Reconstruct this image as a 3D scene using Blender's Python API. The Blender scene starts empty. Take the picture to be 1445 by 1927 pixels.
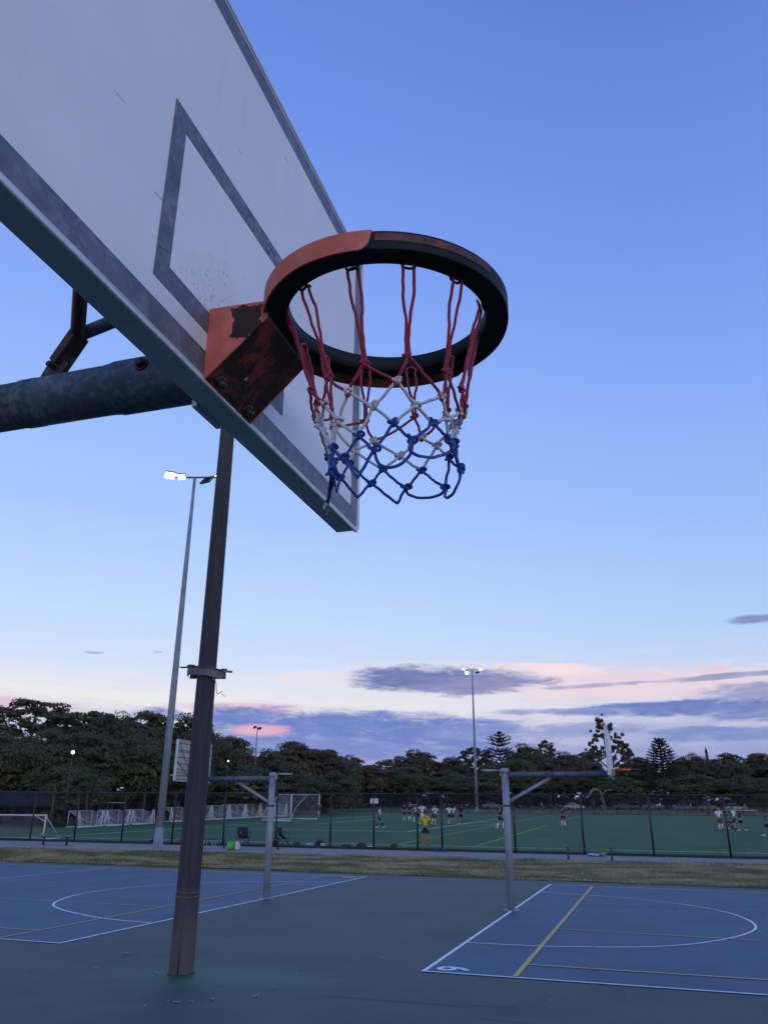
import bpy, bmesh, math, random
import numpy as np
from mathutils import Vector, Matrix, Quaternion
random.seed(7); rng = np.random.default_rng(7)
PI = math.pi
S = bpy.context.scene
COL = S.collection

# ------------------------------------------------------------------ camera
PITCH, ROLL, HEAD, FPX = 21.2, 0.3, 17.35, 1480.0      # heading: degrees left of +Y
cam_d = bpy.data.cameras.new('camera'); cam = bpy.data.objects.new('camera', cam_d); COL.objects.link(cam)
S.camera = cam
cam_d.sensor_fit = 'VERTICAL'; cam_d.sensor_height = 36.0; cam_d.lens = FPX * 36.0 / 1927.0
cam_d.clip_start = 0.05; cam_d.clip_end = 4000
cam.location = (0, 0, 2.0)
cam.matrix_world = (Matrix.Translation((0, 0, 2.0)) @ Matrix.Rotation(math.radians(HEAD), 4, 'Z')
                    @ Matrix.Rotation(math.radians(90 + PITCH), 4, 'X') @ Matrix.Rotation(math.radians(ROLL), 4, 'Z'))
cam_d.dof.use_dof = True; cam_d.dof.focus_distance = 1.68; cam_d.dof.aperture_fstop = 20.0
S.render.resolution_x, S.render.resolution_y = 767, 1024

# ------------------------------------------------------------------ sky
def lin(r, g, b):
    f = lambda c: (c / 255 / 12.92) if c / 255 <= .04045 else ((c / 255 + .055) / 1.055) ** 2.4
    return (f(r), f(g), f(b), 1.0)
W = bpy.data.worlds.new('World'); S.world = W; W.use_nodes = True
nt = W.node_tree; nt.nodes.clear()
def node(t, typ, **kw):
    n = t.nodes.new(typ)
    for k, v in kw.items(): setattr(n, k, v)
    return n
def M(t, op, a, b=None, c=None):
    n = t.nodes.new('ShaderNodeMath'); n.operation = op
    for i, v in enumerate((a, b, c)):
        if v is None: continue
        if isinstance(v, (int, float)): n.inputs[i].default_value = v
        else: t.links.new(v, n.inputs[i])
    return n.outputs[0]
def MIX(t, f, a, b):
    n = t.nodes.new('ShaderNodeMix'); n.data_type = 'RGBA'
    for s, v in ((n.inputs[0], f), (n.inputs[6], a), (n.inputs[7], b)):
        if isinstance(v, (int, float)): s.default_value = v
        elif isinstance(v, tuple): s.default_value = v
        else: t.links.new(v, s)
    return n.outputs[2]
def RAMP(t, f, stops, interp='LINEAR'):
    n = t.nodes.new('ShaderNodeValToRGB'); n.color_ramp.interpolation = interp
    e = n.color_ramp.elements
    while len(e) > 1: e.remove(e[-1])
    e[0].position = stops[0][0]; e[0].color = stops[0][1]
    for p, c in stops[1:]:
        q = e.new(p); q.color = c
    t.links.new(f, n.inputs[0]); return n.outputs[0]
def SM(t, v, lo, hi):
    n = t.nodes.new('ShaderNodeMapRange'); n.interpolation_type = 'SMOOTHSTEP'
    t.links.new(v, n.inputs[0]); n.inputs[1].default_value = lo; n.inputs[2].default_value = hi
    return n.outputs[0]
tc = node(nt, 'ShaderNodeTexCoord')
vr = node(nt, 'ShaderNodeVectorRotate', rotation_type='Z_AXIS'); vr.inputs['Angle'].default_value = math.radians(-HEAD)
nt.links.new(tc.outputs['Generated'], vr.inputs['Vector'])
sx = node(nt, 'ShaderNodeSeparateXYZ'); nt.links.new(vr.outputs[0], sx.inputs[0])
az = M(nt, 'MULTIPLY', M(nt, 'ARCTAN2', sx.outputs[0], sx.outputs[1]), 57.29578)
el = M(nt, 'MULTIPLY', M(nt, 'ARCSINE', sx.outputs[2]), 57.29578)
def st(d, *c): return ((d + 10) / 100, lin(*c))
elf = M(nt, 'DIVIDE', M(nt, 'ADD', el, 10), 100)
skyL = RAMP(nt, elf,
    [st(-10, 84, 88, 104), st(-1, 120, 126, 165), st(1.5, 186, 184, 220), st(5, 232, 227, 233), st(7.5, 235, 234, 237),
     st(10, 206, 222, 249), st(14, 190, 216, 252), st(20, 168, 200, 253), st(29, 148, 182, 251), st(38, 128, 162, 244), st(47, 110, 146, 230),
     st(55, 100, 136, 219), st(90, 78, 112, 196)])
skyR = RAMP(nt, elf,
    [st(-10, 84, 88, 104), st(-1, 116, 122, 165), st(1.5, 160, 162, 212), st(5, 198, 198, 224), st(8, 204, 212, 236),
     st(13, 172, 204, 248), st(20, 152, 186, 247), st(29, 132, 167, 244), st(38, 114, 149, 232), st(47, 102, 136, 218),
     st(55, 92, 124, 203), st(90, 74, 106, 186)])
dr = M(nt, 'DIVIDE', M(nt, 'SUBTRACT', az, 32.0), 26.0)
sky = MIX(nt, M(nt, 'EXPONENT', M(nt, 'MULTIPLY', M(nt, 'MULTIPLY', dr, dr), -1.0)), skyL, skyR)
def vec(t, x, y, z=0.0):
    n = t.nodes.new('ShaderNodeCombineXYZ')
    for i, v in enumerate((x, y, z)):
        if isinstance(v, (int, float)): n.inputs[i].default_value = v
        else: t.links.new(v, n.inputs[i])
    return n.outputs[0]
def NOISE(t, v, scale, detail=4, rough=.55, dist=0.0):
    n = t.nodes.new('ShaderNodeTexNoise'); n.inputs['Scale'].default_value = scale
    n.inputs['Detail'].default_value = detail; n.inputs['Roughness'].default_value = rough; n.inputs['Distortion'].default_value = dist
    if v is not None: t.links.new(v, n.inputs['Vector'])
    return n.outputs[0]
n1 = NOISE(nt, vec(nt, M(nt, 'MULTIPLY', az, .13), M(nt, 'MULTIPLY', el, .60)), 1.0, 8, .62, .5)
n2 = NOISE(nt, vec(nt, M(nt, 'MULTIPLY', az, .045), M(nt, 'MULTIPLY', el, .55), 7.0), 1.0, 5, .6, .2)
n3 = NOISE(nt, vec(nt, M(nt, 'MULTIPLY', az, .42), M(nt, 'MULTIPLY', el, 1.9), 3.0), 1.0, 8, .68, .6)
n4 = NOISE(nt, vec(nt, M(nt, 'MULTIPLY', az, .22), M(nt, 'MULTIPLY', el, 1.5), 11.0), 1.0, 6, .6, .3)
wob = M(nt, 'ADD', M(nt, 'MULTIPLY', M(nt, 'SUBTRACT', n1, .5), 2.6), M(nt, 'MULTIPLY', M(nt, 'SUBTRACT', n3, .5), 2.4))
# thin veils and low bands of cloud all the way round the horizon
veil = M(nt, 'MULTIPLY', SM(nt, n4, .45, .70), M(nt, 'SUBTRACT', 1.0, SM(nt, el, 8.5, 12.5)))
sky = MIX(nt, M(nt, 'MULTIPLY', veil, .45), sky, lin(236, 226, 234))
band = M(nt, 'MULTIPLY', SM(nt, n2, .45, .62), M(nt, 'SUBTRACT', 1.0, SM(nt, el, 5.5, 10.0)))
sky = MIX(nt, M(nt, 'MULTIPLY', band, .35), sky, lin(160, 166, 214))
low = M(nt, 'SUBTRACT', 1.0, SM(nt, M(nt, 'ADD', el, M(nt, 'MULTIPLY', M(nt, 'SUBTRACT', n1, .5), 4.0)), 3.6, 7.2))
sky = MIX(nt, M(nt, 'MULTIPLY', low, .75), sky, lin(124, 142, 204))
#        az0    el0   half-w half-h tilt  colour            opacity
CL = [( 17.0,  8.5,  11.5, 1.15, -.02, (238, 210, 216), .72),
      ( 11.5,  9.75, 4.2, .45, -.06, (246, 222, 226), .85),
      ( 4.0,   9.9,  6.0, .7, .0, (228, 218, 232), .6),
      (-4.7,   9.2,  3.2, .6, .0, (238, 222, 226), .5),
      ( 3.0,   8.0,  11.0, .55, .0, (226, 220, 234), .6),
      (-10.0,  7.0,  5.5, .40, .0, (226, 184, 208), .8),
      (-3.2,   5.9,  13.5, 1.15, -.03, (102, 124, 196), .98),
      (-2.0,   4.6,  14.0, .9, .0, (108, 130, 200), .85),
      (-8.6,   5.6,  2.2, .42, .0, (232, 172, 194), .9),
      ( 4.2,   9.2,  5.7, 1.0, -.01, (108, 120, 178), 1.0),
      ( 8.2,   9.05, 4.4, .50, -.03, (134, 134, 184), .9),
      ( 6.0,   8.55, 4.5, .40, .0, (142, 140, 190), .8),
      ( 23.0,  8.75,  5.0, .20, .03, (136, 142, 192), .85),
      ( 15.0,  8.55, 4.0, .16, .03, (150, 150, 198), .7),
      ( 26.5,  7.7,  6.0, .75, .04, (134, 140, 192), .85),
      ( 20.3,  6.9, 9.6, .50, .0, (104, 124, 190), 1.0),
      ( 27.0,  6.4,  6.0, .55, .0, (112, 130, 192), .9),
      ( 12.6,  6.9,  5.0, .22, .0, (134, 146, 202), .7),
      ( 10.0,  5.5,  7.0, .6, .0, (126, 144, 204), .75),
      ( 22.5,  5.15, 5.6, .45, .0, (116, 138, 200), .9),
      ( 25.6, 12.3,  1.9, .33, -.02, (120, 136, 188), .95),
      ( 22.5,  9.3,  1.0, .20, .0, (232, 196, 214), .7),
      (-20.2, 10.3,  .7, .11, .0, (160, 176, 214), .8),
      (-16.0, 10.6,  .4, .09, .0, (166, 182, 218), .7),
      (-27.0,  6.6,  6.0, .55, .0, (222, 184, 212), .8),
      (-62.0,  7.0, 16.0, 1.3, .01, (122, 134, 190), .9),
      ( 62.0,  8.0, 15.0, 1.6, .01, (124, 134, 188), .9),
      ( 130.0, 9.0, 25.0, 1.8, .0, (196, 172, 190), .8),
      (-140.0, 8.0, 25.0, 1.6, .0, (196, 172, 190), .8)]
for a0, e0, wa, we, k, c, op in CL:
    da = M(nt, 'SUBTRACT', az, a0)
    u = M(nt, 'DIVIDE', da, wa)
    v = M(nt, 'DIVIDE', M(nt, 'SUBTRACT', M(nt, 'SUBTRACT', el, e0), M(nt, 'MULTIPLY', da, k)), we)
    d = M(nt, 'ADD', M(nt, 'ADD', M(nt, 'MULTIPLY', u, u), M(nt, 'MULTIPLY', v, v)), wob)
    m = M(nt, 'MULTIPLY', M(nt, 'SUBTRACT', 1.0, SM(nt, d, .25, 1.45)), op)
    hi = tuple(min(255, int(q + (255 - q) * .15)) for q in c)
    sky = MIX(nt, m, sky, MIX(nt, SM(nt, n3, .40, .72), lin(*c), lin(*hi)))
bg = node(nt, 'ShaderNodeBackground'); bg.inputs['Strength'].default_value = 1.0
nt.links.new(sky, bg.inputs['Color'])
SUN_AZ, SUN_EL = 145.0, 2.0                        # sun lamp turned behind right to brighten the backboard
ns = node(nt, 'ShaderNodeTexSky', sky_type='NISHITA'); ns.sun_disc = False
ns.sun_elevation = math.radians(SUN_EL); ns.sun_rotation = math.radians(SUN_AZ)
bg2 = node(nt, 'ShaderNodeBackground'); bg2.inputs['Strength'].default_value = 0.01
nt.links.new(ns.outputs[0], bg2.inputs['Color'])
ad = node(nt, 'ShaderNodeAddShader'); nt.links.new(bg.outputs[0], ad.inputs[0]); nt.links.new(bg2.outputs[0], ad.inputs[1])
wo = node(nt, 'ShaderNodeOutputWorld'); nt.links.new(ad.outputs[0], wo.inputs['Surface'])
sd = bpy.data.lights.new('sun', 'SUN'); so = bpy.data.objects.new('sun', sd); COL.objects.link(so)
sd.energy = 0.62; sd.angle = math.radians(40); sd.color = (1.0, .86, .76)
a = math.radians(SUN_AZ); sdir = Vector((math.sin(a) * math.cos(.12), math.cos(a) * math.cos(.12), math.sin(.12)))
so.rotation_euler = sdir.to_track_quat('Z', 'Y').to_euler(); so.location = (0, 0, 30)
S.view_settings.view_transform = 'Standard'; S.view_settings.look = 'None'
S.view_settings.exposure = 0.0; S.view_settings.gamma = 1.0; S.view_settings.use_curve_mapping = False

# ------------------------------------------------------------------ materials
def mat(name, c1, c2=None, scale=4.0, rough=.6, metal=0.0, bump=0.0, bscale=None, lo=.35, hi=.65, spec=.5,
        detail=5, stretch=(1, 1, 1), obj_coords=True, extra=None, bdist=.01):
    m = bpy.data.materials.new(name); m.use_nodes = True; t = m.node_tree
    b = t.nodes['Principled BSDF']; b.inputs['Roughness'].default_value = rough; b.inputs['Metallic'].default_value = metal
    b.inputs['Specular IOR Level'].default_value = spec
    tcn = t.nodes.new('ShaderNodeTexCoord'); mp = t.nodes.new('ShaderNodeMapping'); mp.inputs['Scale'].default_value = stretch
    t.links.new(tcn.outputs['Object'], mp.inputs[0]); v = mp.outputs[0]
    if c2 is not None:
        f = SM(t, NOISE(t, v, scale, detail, .6), lo, hi); col = MIX(t, f, (*c1, 1), (*c2, 1))
    else: col = None
    if extra: col = extra(t, v, col if col is not None else (*c1, 1), b)
    if col is None: b.inputs['Base Color'].default_value = (*c1, 1)
    elif not isinstance(col, tuple): t.links.new(col, b.inputs['Base Color'])
    if bump:
        bp = t.nodes.new('ShaderNodeBump'); bp.inputs['Strength'].default_value = bump; bp.inputs['Distance'].default_value = bdist
        t.links.new(NOISE(t, v, bscale or scale * 6, 4, .6), bp.inputs['Height']); t.links.new(bp.outputs[0], b.inputs['Normal'])
    return m
def emis(name, c, s):
    m = bpy.data.materials.new(name); m.use_nodes = True; t = m.node_tree
    b = t.nodes['Principled BSDF']; b.inputs['Base Color'].default_value = (*c, 1)
    b.inputs['Emission Color'].default_value = (*c, 1); b.inputs['Emission Strength'].default_value = s
    return m

# ------------------------------------------------------------------ mesh builder
class MB:
    def __init__(s): s.v = []; s.f = []; s.uv = []; s.sm = []
    def add(s, vs, fs, smooth=False, uvs=None):
        o = len(s.v); s.v += [tuple(p) for p in vs]
        for i, f in enumerate(fs):
            s.f.append([o + j for j in f]); s.sm.append(smooth); s.uv.append(uvs[i] if uvs else [(0, 0)] * len(f))
        return s
    def box(s, c, size, rot=None):
        x, y, z = (k / 2 for k in size); R = rot or Matrix.Identity(3); c = Vector(c)
        vs = [c + R @ Vector((a, b, d)) for a in (-x, x) for b in (-y, y) for d in (-z, z)]
        return s.add(vs, [(0, 1, 3, 2), (4, 6, 7, 5), (0, 4, 5, 1), (2, 3, 7, 6), (0, 2, 6, 4), (1, 5, 7, 3)])
    def bar(s, a, b, w, h, up=(0, 0, 1)):
        a, b = Vector(a), Vector(b); d = b - a; L = d.length; d.normalize(); u = Vector(up)
        if abs(d.dot(u)) > .98: u = Vector((1, 0, 0))
        r = d.cross(u).normalized(); u = r.cross(d)
        return s.box((a + b) / 2, (L, w, h), Matrix((d, r, u)).transposed())
    def tube(s, pts, r, n=8, cap=True, closed=False):
        P = [Vector(p) for p in pts]; m = len(P)
        rr = r if isinstance(r, (list, tuple)) else [r] * m
        T = []
        for i in range(m):
            if closed: d = P[(i + 1) % m] - P[i - 1]
            else: d = P[min(i + 1, m - 1)] - P[max(i - 1, 0)]
            T.append(d.normalized())
        u = Vector((0, 0, 1)) if abs(T[0].z) < .9 else Vector((1, 0, 0))
        u = (u - T[0] * u.dot(T[0])).normalized(); vs = []; L = 0.0; Ls = []
        for i in range(m):
            if i:
                q = T[i - 1].rotation_difference(T[i]); u = q @ u; L += (P[i] - P[i - 1]).length
            u = (u - T[i] * u.dot(T[i])).normalized(); w = T[i].cross(u); Ls.append(L)
            for k in range(n):
                a = 2 * PI * k / n; vs.append(P[i] + (u * math.cos(a) + w * math.sin(a)) * rr[i])
        fs = []; uv = []
        for i in range(m if closed else m - 1):
            j = (i + 1) % m; l0 = Ls[i]; l1 = Ls[j] if j else L + (P[0] - P[-1]).length
            for k in range(n):
                k2 = (k + 1) % n; fs.append((i * n + k, i * n + k2, j * n + k2, j * n + k))
                uv.append([(k / n, l0), ((k + 1) / n, l0), ((k + 1) / n, l1), (k / n, l1)])
        if cap and not closed:
            fs.append(tuple(range(n - 1, -1, -1))); fs.append(tuple((m - 1) * n + k for k in range(n)))
            uv += [[(0, 0)] * n] * 2
        return s.add(vs, fs, True, uv)
    def lathe(s, prof, n=48, c=(0, 0, 0), a0=0, a1=2 * PI, axis='Z', closedprof=False):
        full = abs(a1 - a0) > 2 * PI - 1e-4; vs = []; N = n if full else n + 1
        for i in range(N):
            a = a0 + (a1 - a0) * i / n
            for r, z in (prof(a) if callable(prof) else prof):
                p = (r * math.cos(a), r * math.sin(a), z)
                if axis == 'X': p = (z, p[0], p[1])
                if axis == 'Y': p = (p[0], z, p[1])
                vs.append((p[0] + c[0], p[1] + c[1], p[2] + c[2]))
        m = len(vs) // N; fs = []
        for i in range(n):
            j = (i + 1) % N
            for k in range(m if closedprof else m - 1):
                k2 = (k + 1) % m; fs.append((i * m + k, j * m + k, j * m + k2, i * m + k2))
        return s.add(vs, fs, True)
    def disc(s, c, r, n, z=0.0, flip=False):
        vs = [(c[0] + r * math.cos(2 * PI * k / n), c[1] + r * math.sin(2 * PI * k / n), c[2]) for k in range(n)]
        return s.add(vs, [tuple(range(n))[::-1 if flip else 1]])
    def prism(s, poly, a, b, axis='X'):
        n = len(poly); vs = []
        for t_ in (a, b):
            for p in poly:
                vs.append({'X': (t_, p[0], p[1]), 'Y': (p[0], t_, p[1]), 'Z': (p[0], p[1], t_)}[axis])
        fs = [tuple(range(n))[::-1], tuple(range(n, 2 * n))] + [(k, (k + 1) % n, n + (k + 1) % n, n + k) for k in range(n)]
        return s.add(vs, fs)
    def xf(s, mtx): s.v = [tuple(mtx @ Vector(p)) for p in s.v]; return s
    def build(s, name, m, parent=None, bevel=0.0, smooth_angle=None):
        me = bpy.data.meshes.new(name); me.from_pydata(s.v, [], s.f)
        me.polygons.foreach_set('use_smooth', s.sm)
        uvl = me.uv_layers.new(name='UVMap'); uvl.data.foreach_set('uv', [c for f in s.uv for p in f for c in p])
        if bevel or True:
            bm = bmesh.new(); bm.from_mesh(me)
            bmesh.ops.recalc_face_normals(bm, faces=bm.faces)
            if bevel:
                es = [e for e in bm.edges if len(e.link_faces) == 2 and e.calc_face_angle(0) > .6]
                bmesh.ops.bevel(bm, geom=es, offset=bevel, segments=2, affect='EDGES', profile=.6)
            bm.to_mesh(me); bm.free()
        if isinstance(m, (list, tuple)):
            for q in m: me.materials.append(q)
        else: me.materials.append(m)
        o = bpy.data.objects.new(name, me); COL.objects.link(o)
        if parent is not None: o.parent = parent
        return o
def tag(o, label=None, cat=None, group=None, kind=None):
    if label: o['label'] = label
    if cat: o['category'] = cat
    if group: o['group'] = group
    if kind: o['kind'] = kind
    return o
def thing(name, label, cat, loc=(0, 0, 0), rz=0.0, group=None):
    o = bpy.data.objects.new(name, None); COL.objects.link(o); o.location = loc; o.rotation_euler = (0, 0, rz)
    o.empty_display_size = .2
    return tag(o, label, cat, group)
def copy_tree(o, parent=None):
    c = o.copy(); COL.objects.link(c)
    if parent is not None: c.parent = parent
    for ch in list(o.children): copy_tree(ch, c)
    return c
def shell_part(name, mesh, m, parent):
    me = mesh
    o = bpy.data.objects.new(name, me); COL.objects.link(o); o.parent = parent; return o
def spline(P, per=6):
    P = [Vector(p) for p in P]; out = []
    for i in range(len(P) - 1):
        p0 = P[max(i - 1, 0)]; p1 = P[i]; p2 = P[i + 1]; p3 = P[min(i + 2, len(P) - 1)]
        for k in range(per):
            t = k / per
            out.append(.5 * ((2 * p1) + (p2 - p0) * t + (2 * p0 - 5 * p1 + 4 * p2 - p3) * t * t + (3 * p1 - p0 - 3 * p2 + p3) * t ** 3))
    out.append(P[-1]); return out

# ------------------------------------------------------------------ terrain
def plane(x, y):
    s = -.298 * x + .954 * y
    return .5 + .0225 * (min(s, 300) - 43.5)
def y_edge(x): return 29.6 - .12 * x                 # far edge of the hard court
def y_path(x): return 37.25 + .066 * x if x < 20 else 38.6   # near edge of the footpath
FY = 40.5                                             # fence line
def terr(x, y):
    ye, yp = y_edge(x), y_path(x)
    if y <= ye: return 0.0
    if y >= yp: return plane(x, y)
    return plane(x, yp) * ((y - ye) / (yp - ye))
NODES = {'h0a':(-0.6428,1.3352,3.0504),'h0b':(-0.6528,1.3549,3.0518),'h1a':(-0.5844,1.2767,3.0454),'h1b':(-0.5594,1.2654,3.0440),'h2a':(-0.4652,1.2368,3.0393),'h2b':(-0.4442,1.2361,3.0386),'h3a':(-0.3488,1.2474,3.0359),'h3b':(-0.3338,1.2541,3.0358),'h4a':(-0.2633,1.3152,3.0366),'h4b':(-0.2520,1.3305,3.0370),'h5a':(-0.2324,1.4306,3.0416),'h5b':(-0.2325,1.4480,3.0425),'h6a':(-0.2581,1.5514,3.0488),'h6b':(-0.2742,1.5757,3.0506),'h7a':(-0.3384,1.6400,3.0561),'h7b':(-0.3558,1.6519,3.0573),'h8a':(-0.4614,1.6732,3.0620),'h8b':(-0.4456,1.6774,3.0617),'h9a':(-0.5561,1.6463,3.0638),'h9b':(-0.5729,1.6391,3.0640),'h10a':(-0.6376,1.5704,3.0625),'h10b':(-0.6481,1.5537,3.0620),'h11a':(-0.6689,1.5049,3.0602),'h11b':(-0.6720,1.4857,3.0593),'k0':(-0.5826,1.3434,2.8407),'k1':(-0.5268,1.3008,2.8378),'k2':(-0.4424,1.2811,2.8428),'k3':(-0.3595,1.3004,2.8582),'k4':(-0.2966,1.3688,2.8503),'k5':(-0.2786,1.4336,2.8424),'k6':(-0.2888,1.5217,2.8474),'k7':(-0.3512,1.6203,2.8969),'k8':(-0.4400,1.6542,2.9141),'k9':(-0.5542,1.6197,2.9009),'k10':(-0.6138,1.5510,2.8866),'k11':(-0.6390,1.5139,2.9082),'m0':(-0.5432,1.3243,2.7933),'m1':(-0.4819,1.2973,2.7949),'m2':(-0.3824,1.3055,2.8085),'m3':(-0.3091,1.3765,2.8003),'m4':(-0.2890,1.4564,2.8008),'m5':(-0.2892,1.5088,2.8244),'m6':(-0.3285,1.5751,2.8388),'m7':(-0.4150,1.6231,2.8409),'m8':(-0.5281,1.6083,2.8406),'m9':(-0.6067,1.5388,2.8540),'m10':(-0.6248,1.5057,2.8652),'m11':(-0.6237,1.4717,2.8449),'w0':(-0.5673,1.3572,2.7617),'w1':(-0.5099,1.3191,2.7430),'w2':(-0.4309,1.3045,2.7590),'w3':(-0.3531,1.3362,2.7657),'w4':(-0.3054,1.4073,2.7647),'w5':(-0.3092,1.5393,2.8140),'w6':(-0.3201,1.5484,2.7978),'w7':(-0.3715,1.5948,2.7989),'w8':(-0.4661,1.6134,2.7937),'w9':(-0.5634,1.5698,2.8005),'w10':(-0.6006,1.5102,2.7954),'w11':(-0.6112,1.4923,2.8143),'b0':(-0.5258,1.3356,2.6944),'b1':(-0.4634,1.3136,2.7024),'b2':(-0.3943,1.3217,2.7246),'b3':(-0.3274,1.3736,2.7406),'b4':(-0.3087,1.4286,2.7250),'b5':(-0.3180,1.5220,2.7482),'b6':(-0.3313,1.5389,2.7354),'b7':(-0.4092,1.5961,2.7418),'b8':(-0.5034,1.5950,2.7560),'b9':(-0.5688,1.5496,2.7619),'b10':(-0.5900,1.5064,2.7482),'b11':(-0.5963,1.4884,2.7521),'B0':(-0.5305,1.3436,2.6439),'B1':(-0.4989,1.3251,2.6619),'B2':(-0.4316,1.3170,2.6691),'B3':(-0.3630,1.3446,2.6938),'B4':(-0.3081,1.4987,2.7500),'B5':(-0.2962,1.4905,2.6840),'B6':(-0.3428,1.5414,2.6679),'B7':(-0.4452,1.5953,2.7022),'B8':(-0.5243,1.5760,2.7155),'B9':(-0.5777,1.5171,2.7116),'u1':(-0.4664,1.3204,2.6150),'u2':(-0.3939,1.3310,2.6329),'u3':(-0.3407,1.3707,2.6635),'u4':(-0.2998,1.4898,2.6679),'u5':(-0.3170,1.4875,2.6268),'u6':(-0.4034,1.5844,2.6676),'u7':(-0.4673,1.5914,2.6651),'u8':(-0.5478,1.5533,2.6736),'u9':(-0.5797,1.5059,2.6734),'u10':(-0.5859,1.4681,2.6338),}
TREES = [
(-64.2,65.9,1.37,10.1,8.1,'fig','spreading dark fig tree at the left edge behind the white goal'),
(-65.2,75.8,1.59,13.1,10.4,'airy','tall fig tree with feathery top behind the left white goal'),
(-63.4,82.5,1.72,13.1,7.2,'airy','tree with thin see-through top between the left goal and the tall floodlight'),
(-62.1,85.9,1.78,13.0,6.2,'fig','tall dark tree behind the near row of small goals'),
(-57.3,86.8,1.77,12.8,7.5,'fig','tall dark tree just left of the tall floodlight pole'),
(-53.6,89.1,1.79,12.6,7.0,'fig','tall dark tree between the floodlight pole and the old brown pole'),
(-56.0,62.6,1.24,8.3,6.8,'fig','broad low green tree above the blue shade cloth at far left'),
(-52.1,63.3,1.23,8.6,5.5,'fig','green tree behind the backless bench at left'),
(-50.5,67.1,1.30,8.6,6.3,'fig','olive tree behind the bench end and first small goal'),
(-48.6,70.9,1.37,8.5,6.1,'fig','olive tree behind the middle of the near small goals'),
(-47.7,76.3,1.48,8.5,6.5,'fig','dark tree right behind the hanging back of the left backboard'),
(-47.5,61.8,1.17,5.4,4.8,'bush','low leafy tree with lighter green front above the first small goal'),
(-54.9,97.6,1.98,11.0,6.2,'fig','dark tree showing just right of the old brown pole'),
(-54.0,102.7,2.09,10.8,6.9,'fig','dark round tree left of the small far floodlight'),
(-52.5,110.1,2.24,9.4,6.9,'fig','dark tree behind the grey goal ring of the left hoop'),
(-48.2,94.4,1.87,7.1,7.3,'bush','shady tree below the arm of the left hoop'),
(-53.8,124.9,2.56,11.6,10.4,'dome','broad brownish dome tree behind the big goal'),
(-50.8,130.5,2.66,10.8,8.9,'dome','brown dome tree behind the right post of the big goal'),
(-69.9,198.0,4.24,13.4,8.1,'dome','small brown tree right of the brown domes'),
(-65.2,199.6,4.24,10.6,12.1,'dome','brownish layered tree behind the white sign'),
(-71.5,235.8,5.06,14.3,7.9,'airy','small thin-topped tree left of the dark middle dome'),
(-59.5,224.7,4.74,16.2,13.4,'dome','dark domed tree behind the yellow shirt'),
(-56.8,202.2,4.24,10.1,10.7,'fig','dark green tree in front of the dark middle dome'),
(-53.8,234.7,4.92,14.2,12.3,'fig','dark tree left of the middle floodlight'),
(-46.3,207.7,4.29,9.4,10.8,'bush','lighter green tree left of the middle floodlight foot'),
(-46.8,241.9,5.03,17.1,10.3,'airy','open-topped tree right behind the middle floodlight'),
(-42.1,237.1,4.89,12.7,9.1,'fig','dark tree between the middle floodlight and the slender pine'),
(-32.0,247.1,5.04,18.9,12.5,'dome','brown-topped dome tree right of the slender pine'),
(-27.7,258.9,5.26,20.1,6.5,'airy','thin-topped tree at the right of the brown dome'),
(-31.8,221.7,4.49,13.4,12.6,'bush','light green tree above the arm end of the right hoop'),
(-19.2,237.2,4.74,15.7,14.6,'dome','wide rounded brown tree above the right hoop arm'),
(-15.1,245.9,4.90,15.6,10.5,'fig','green tree left of the tall eucalyptus'),
(-22.3,208.8,4.15,8.2,11.6,'fig','low dark tree under the right hoop brace'),
(-3.5,252.0,4.95,12.7,8.9,'fig','dark tree just right of the right backboard'),
(-0.3,231.0,4.48,13.5,12.2,'dome','rounded tree left of the dark right pine'),
(10.2,240.6,4.62,14.1,9.6,'fig','dark tree right of the dark right pine'),
(15.6,254.3,4.88,15.8,8.6,'dome','small domed tree left of the thin cypress'),
(22.2,237.0,4.46,14.5,10.4,'fig','green tree right of the thin cypress'),
(30.4,244.5,4.57,15.3,10.5,'dome','purple-brown domed tree near the right edge'),
(34.9,235.4,4.34,14.2,8.7,'fig','dark tree at the right edge'),
(-4.6,212.8,4.12,7.9,11.3,'bush','low tree below the right hoop ring'),
(11.7,215.3,4.06,8.7,12.1,'bush','bushy light green tree behind the middle of the right side'),
(22.1,217.3,4.04,8.9,10.7,'bush','bushy green tree above the group at the right'),
(27.8,208.1,3.80,7.7,9.9,'bush','low bushy tree at the right edge'),
(-45.9,119.5,2.39,6.3,8.1,'fig','shady tree right of the big goal'),
(-48.9,114.0,2.30,6.0,7.1,'fig','shady tree above the big goal'),
(-39.9,206.2,4.21,7.6,13.2,'fig','low dark tree behind the middle floodlight foot'),
]
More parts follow.
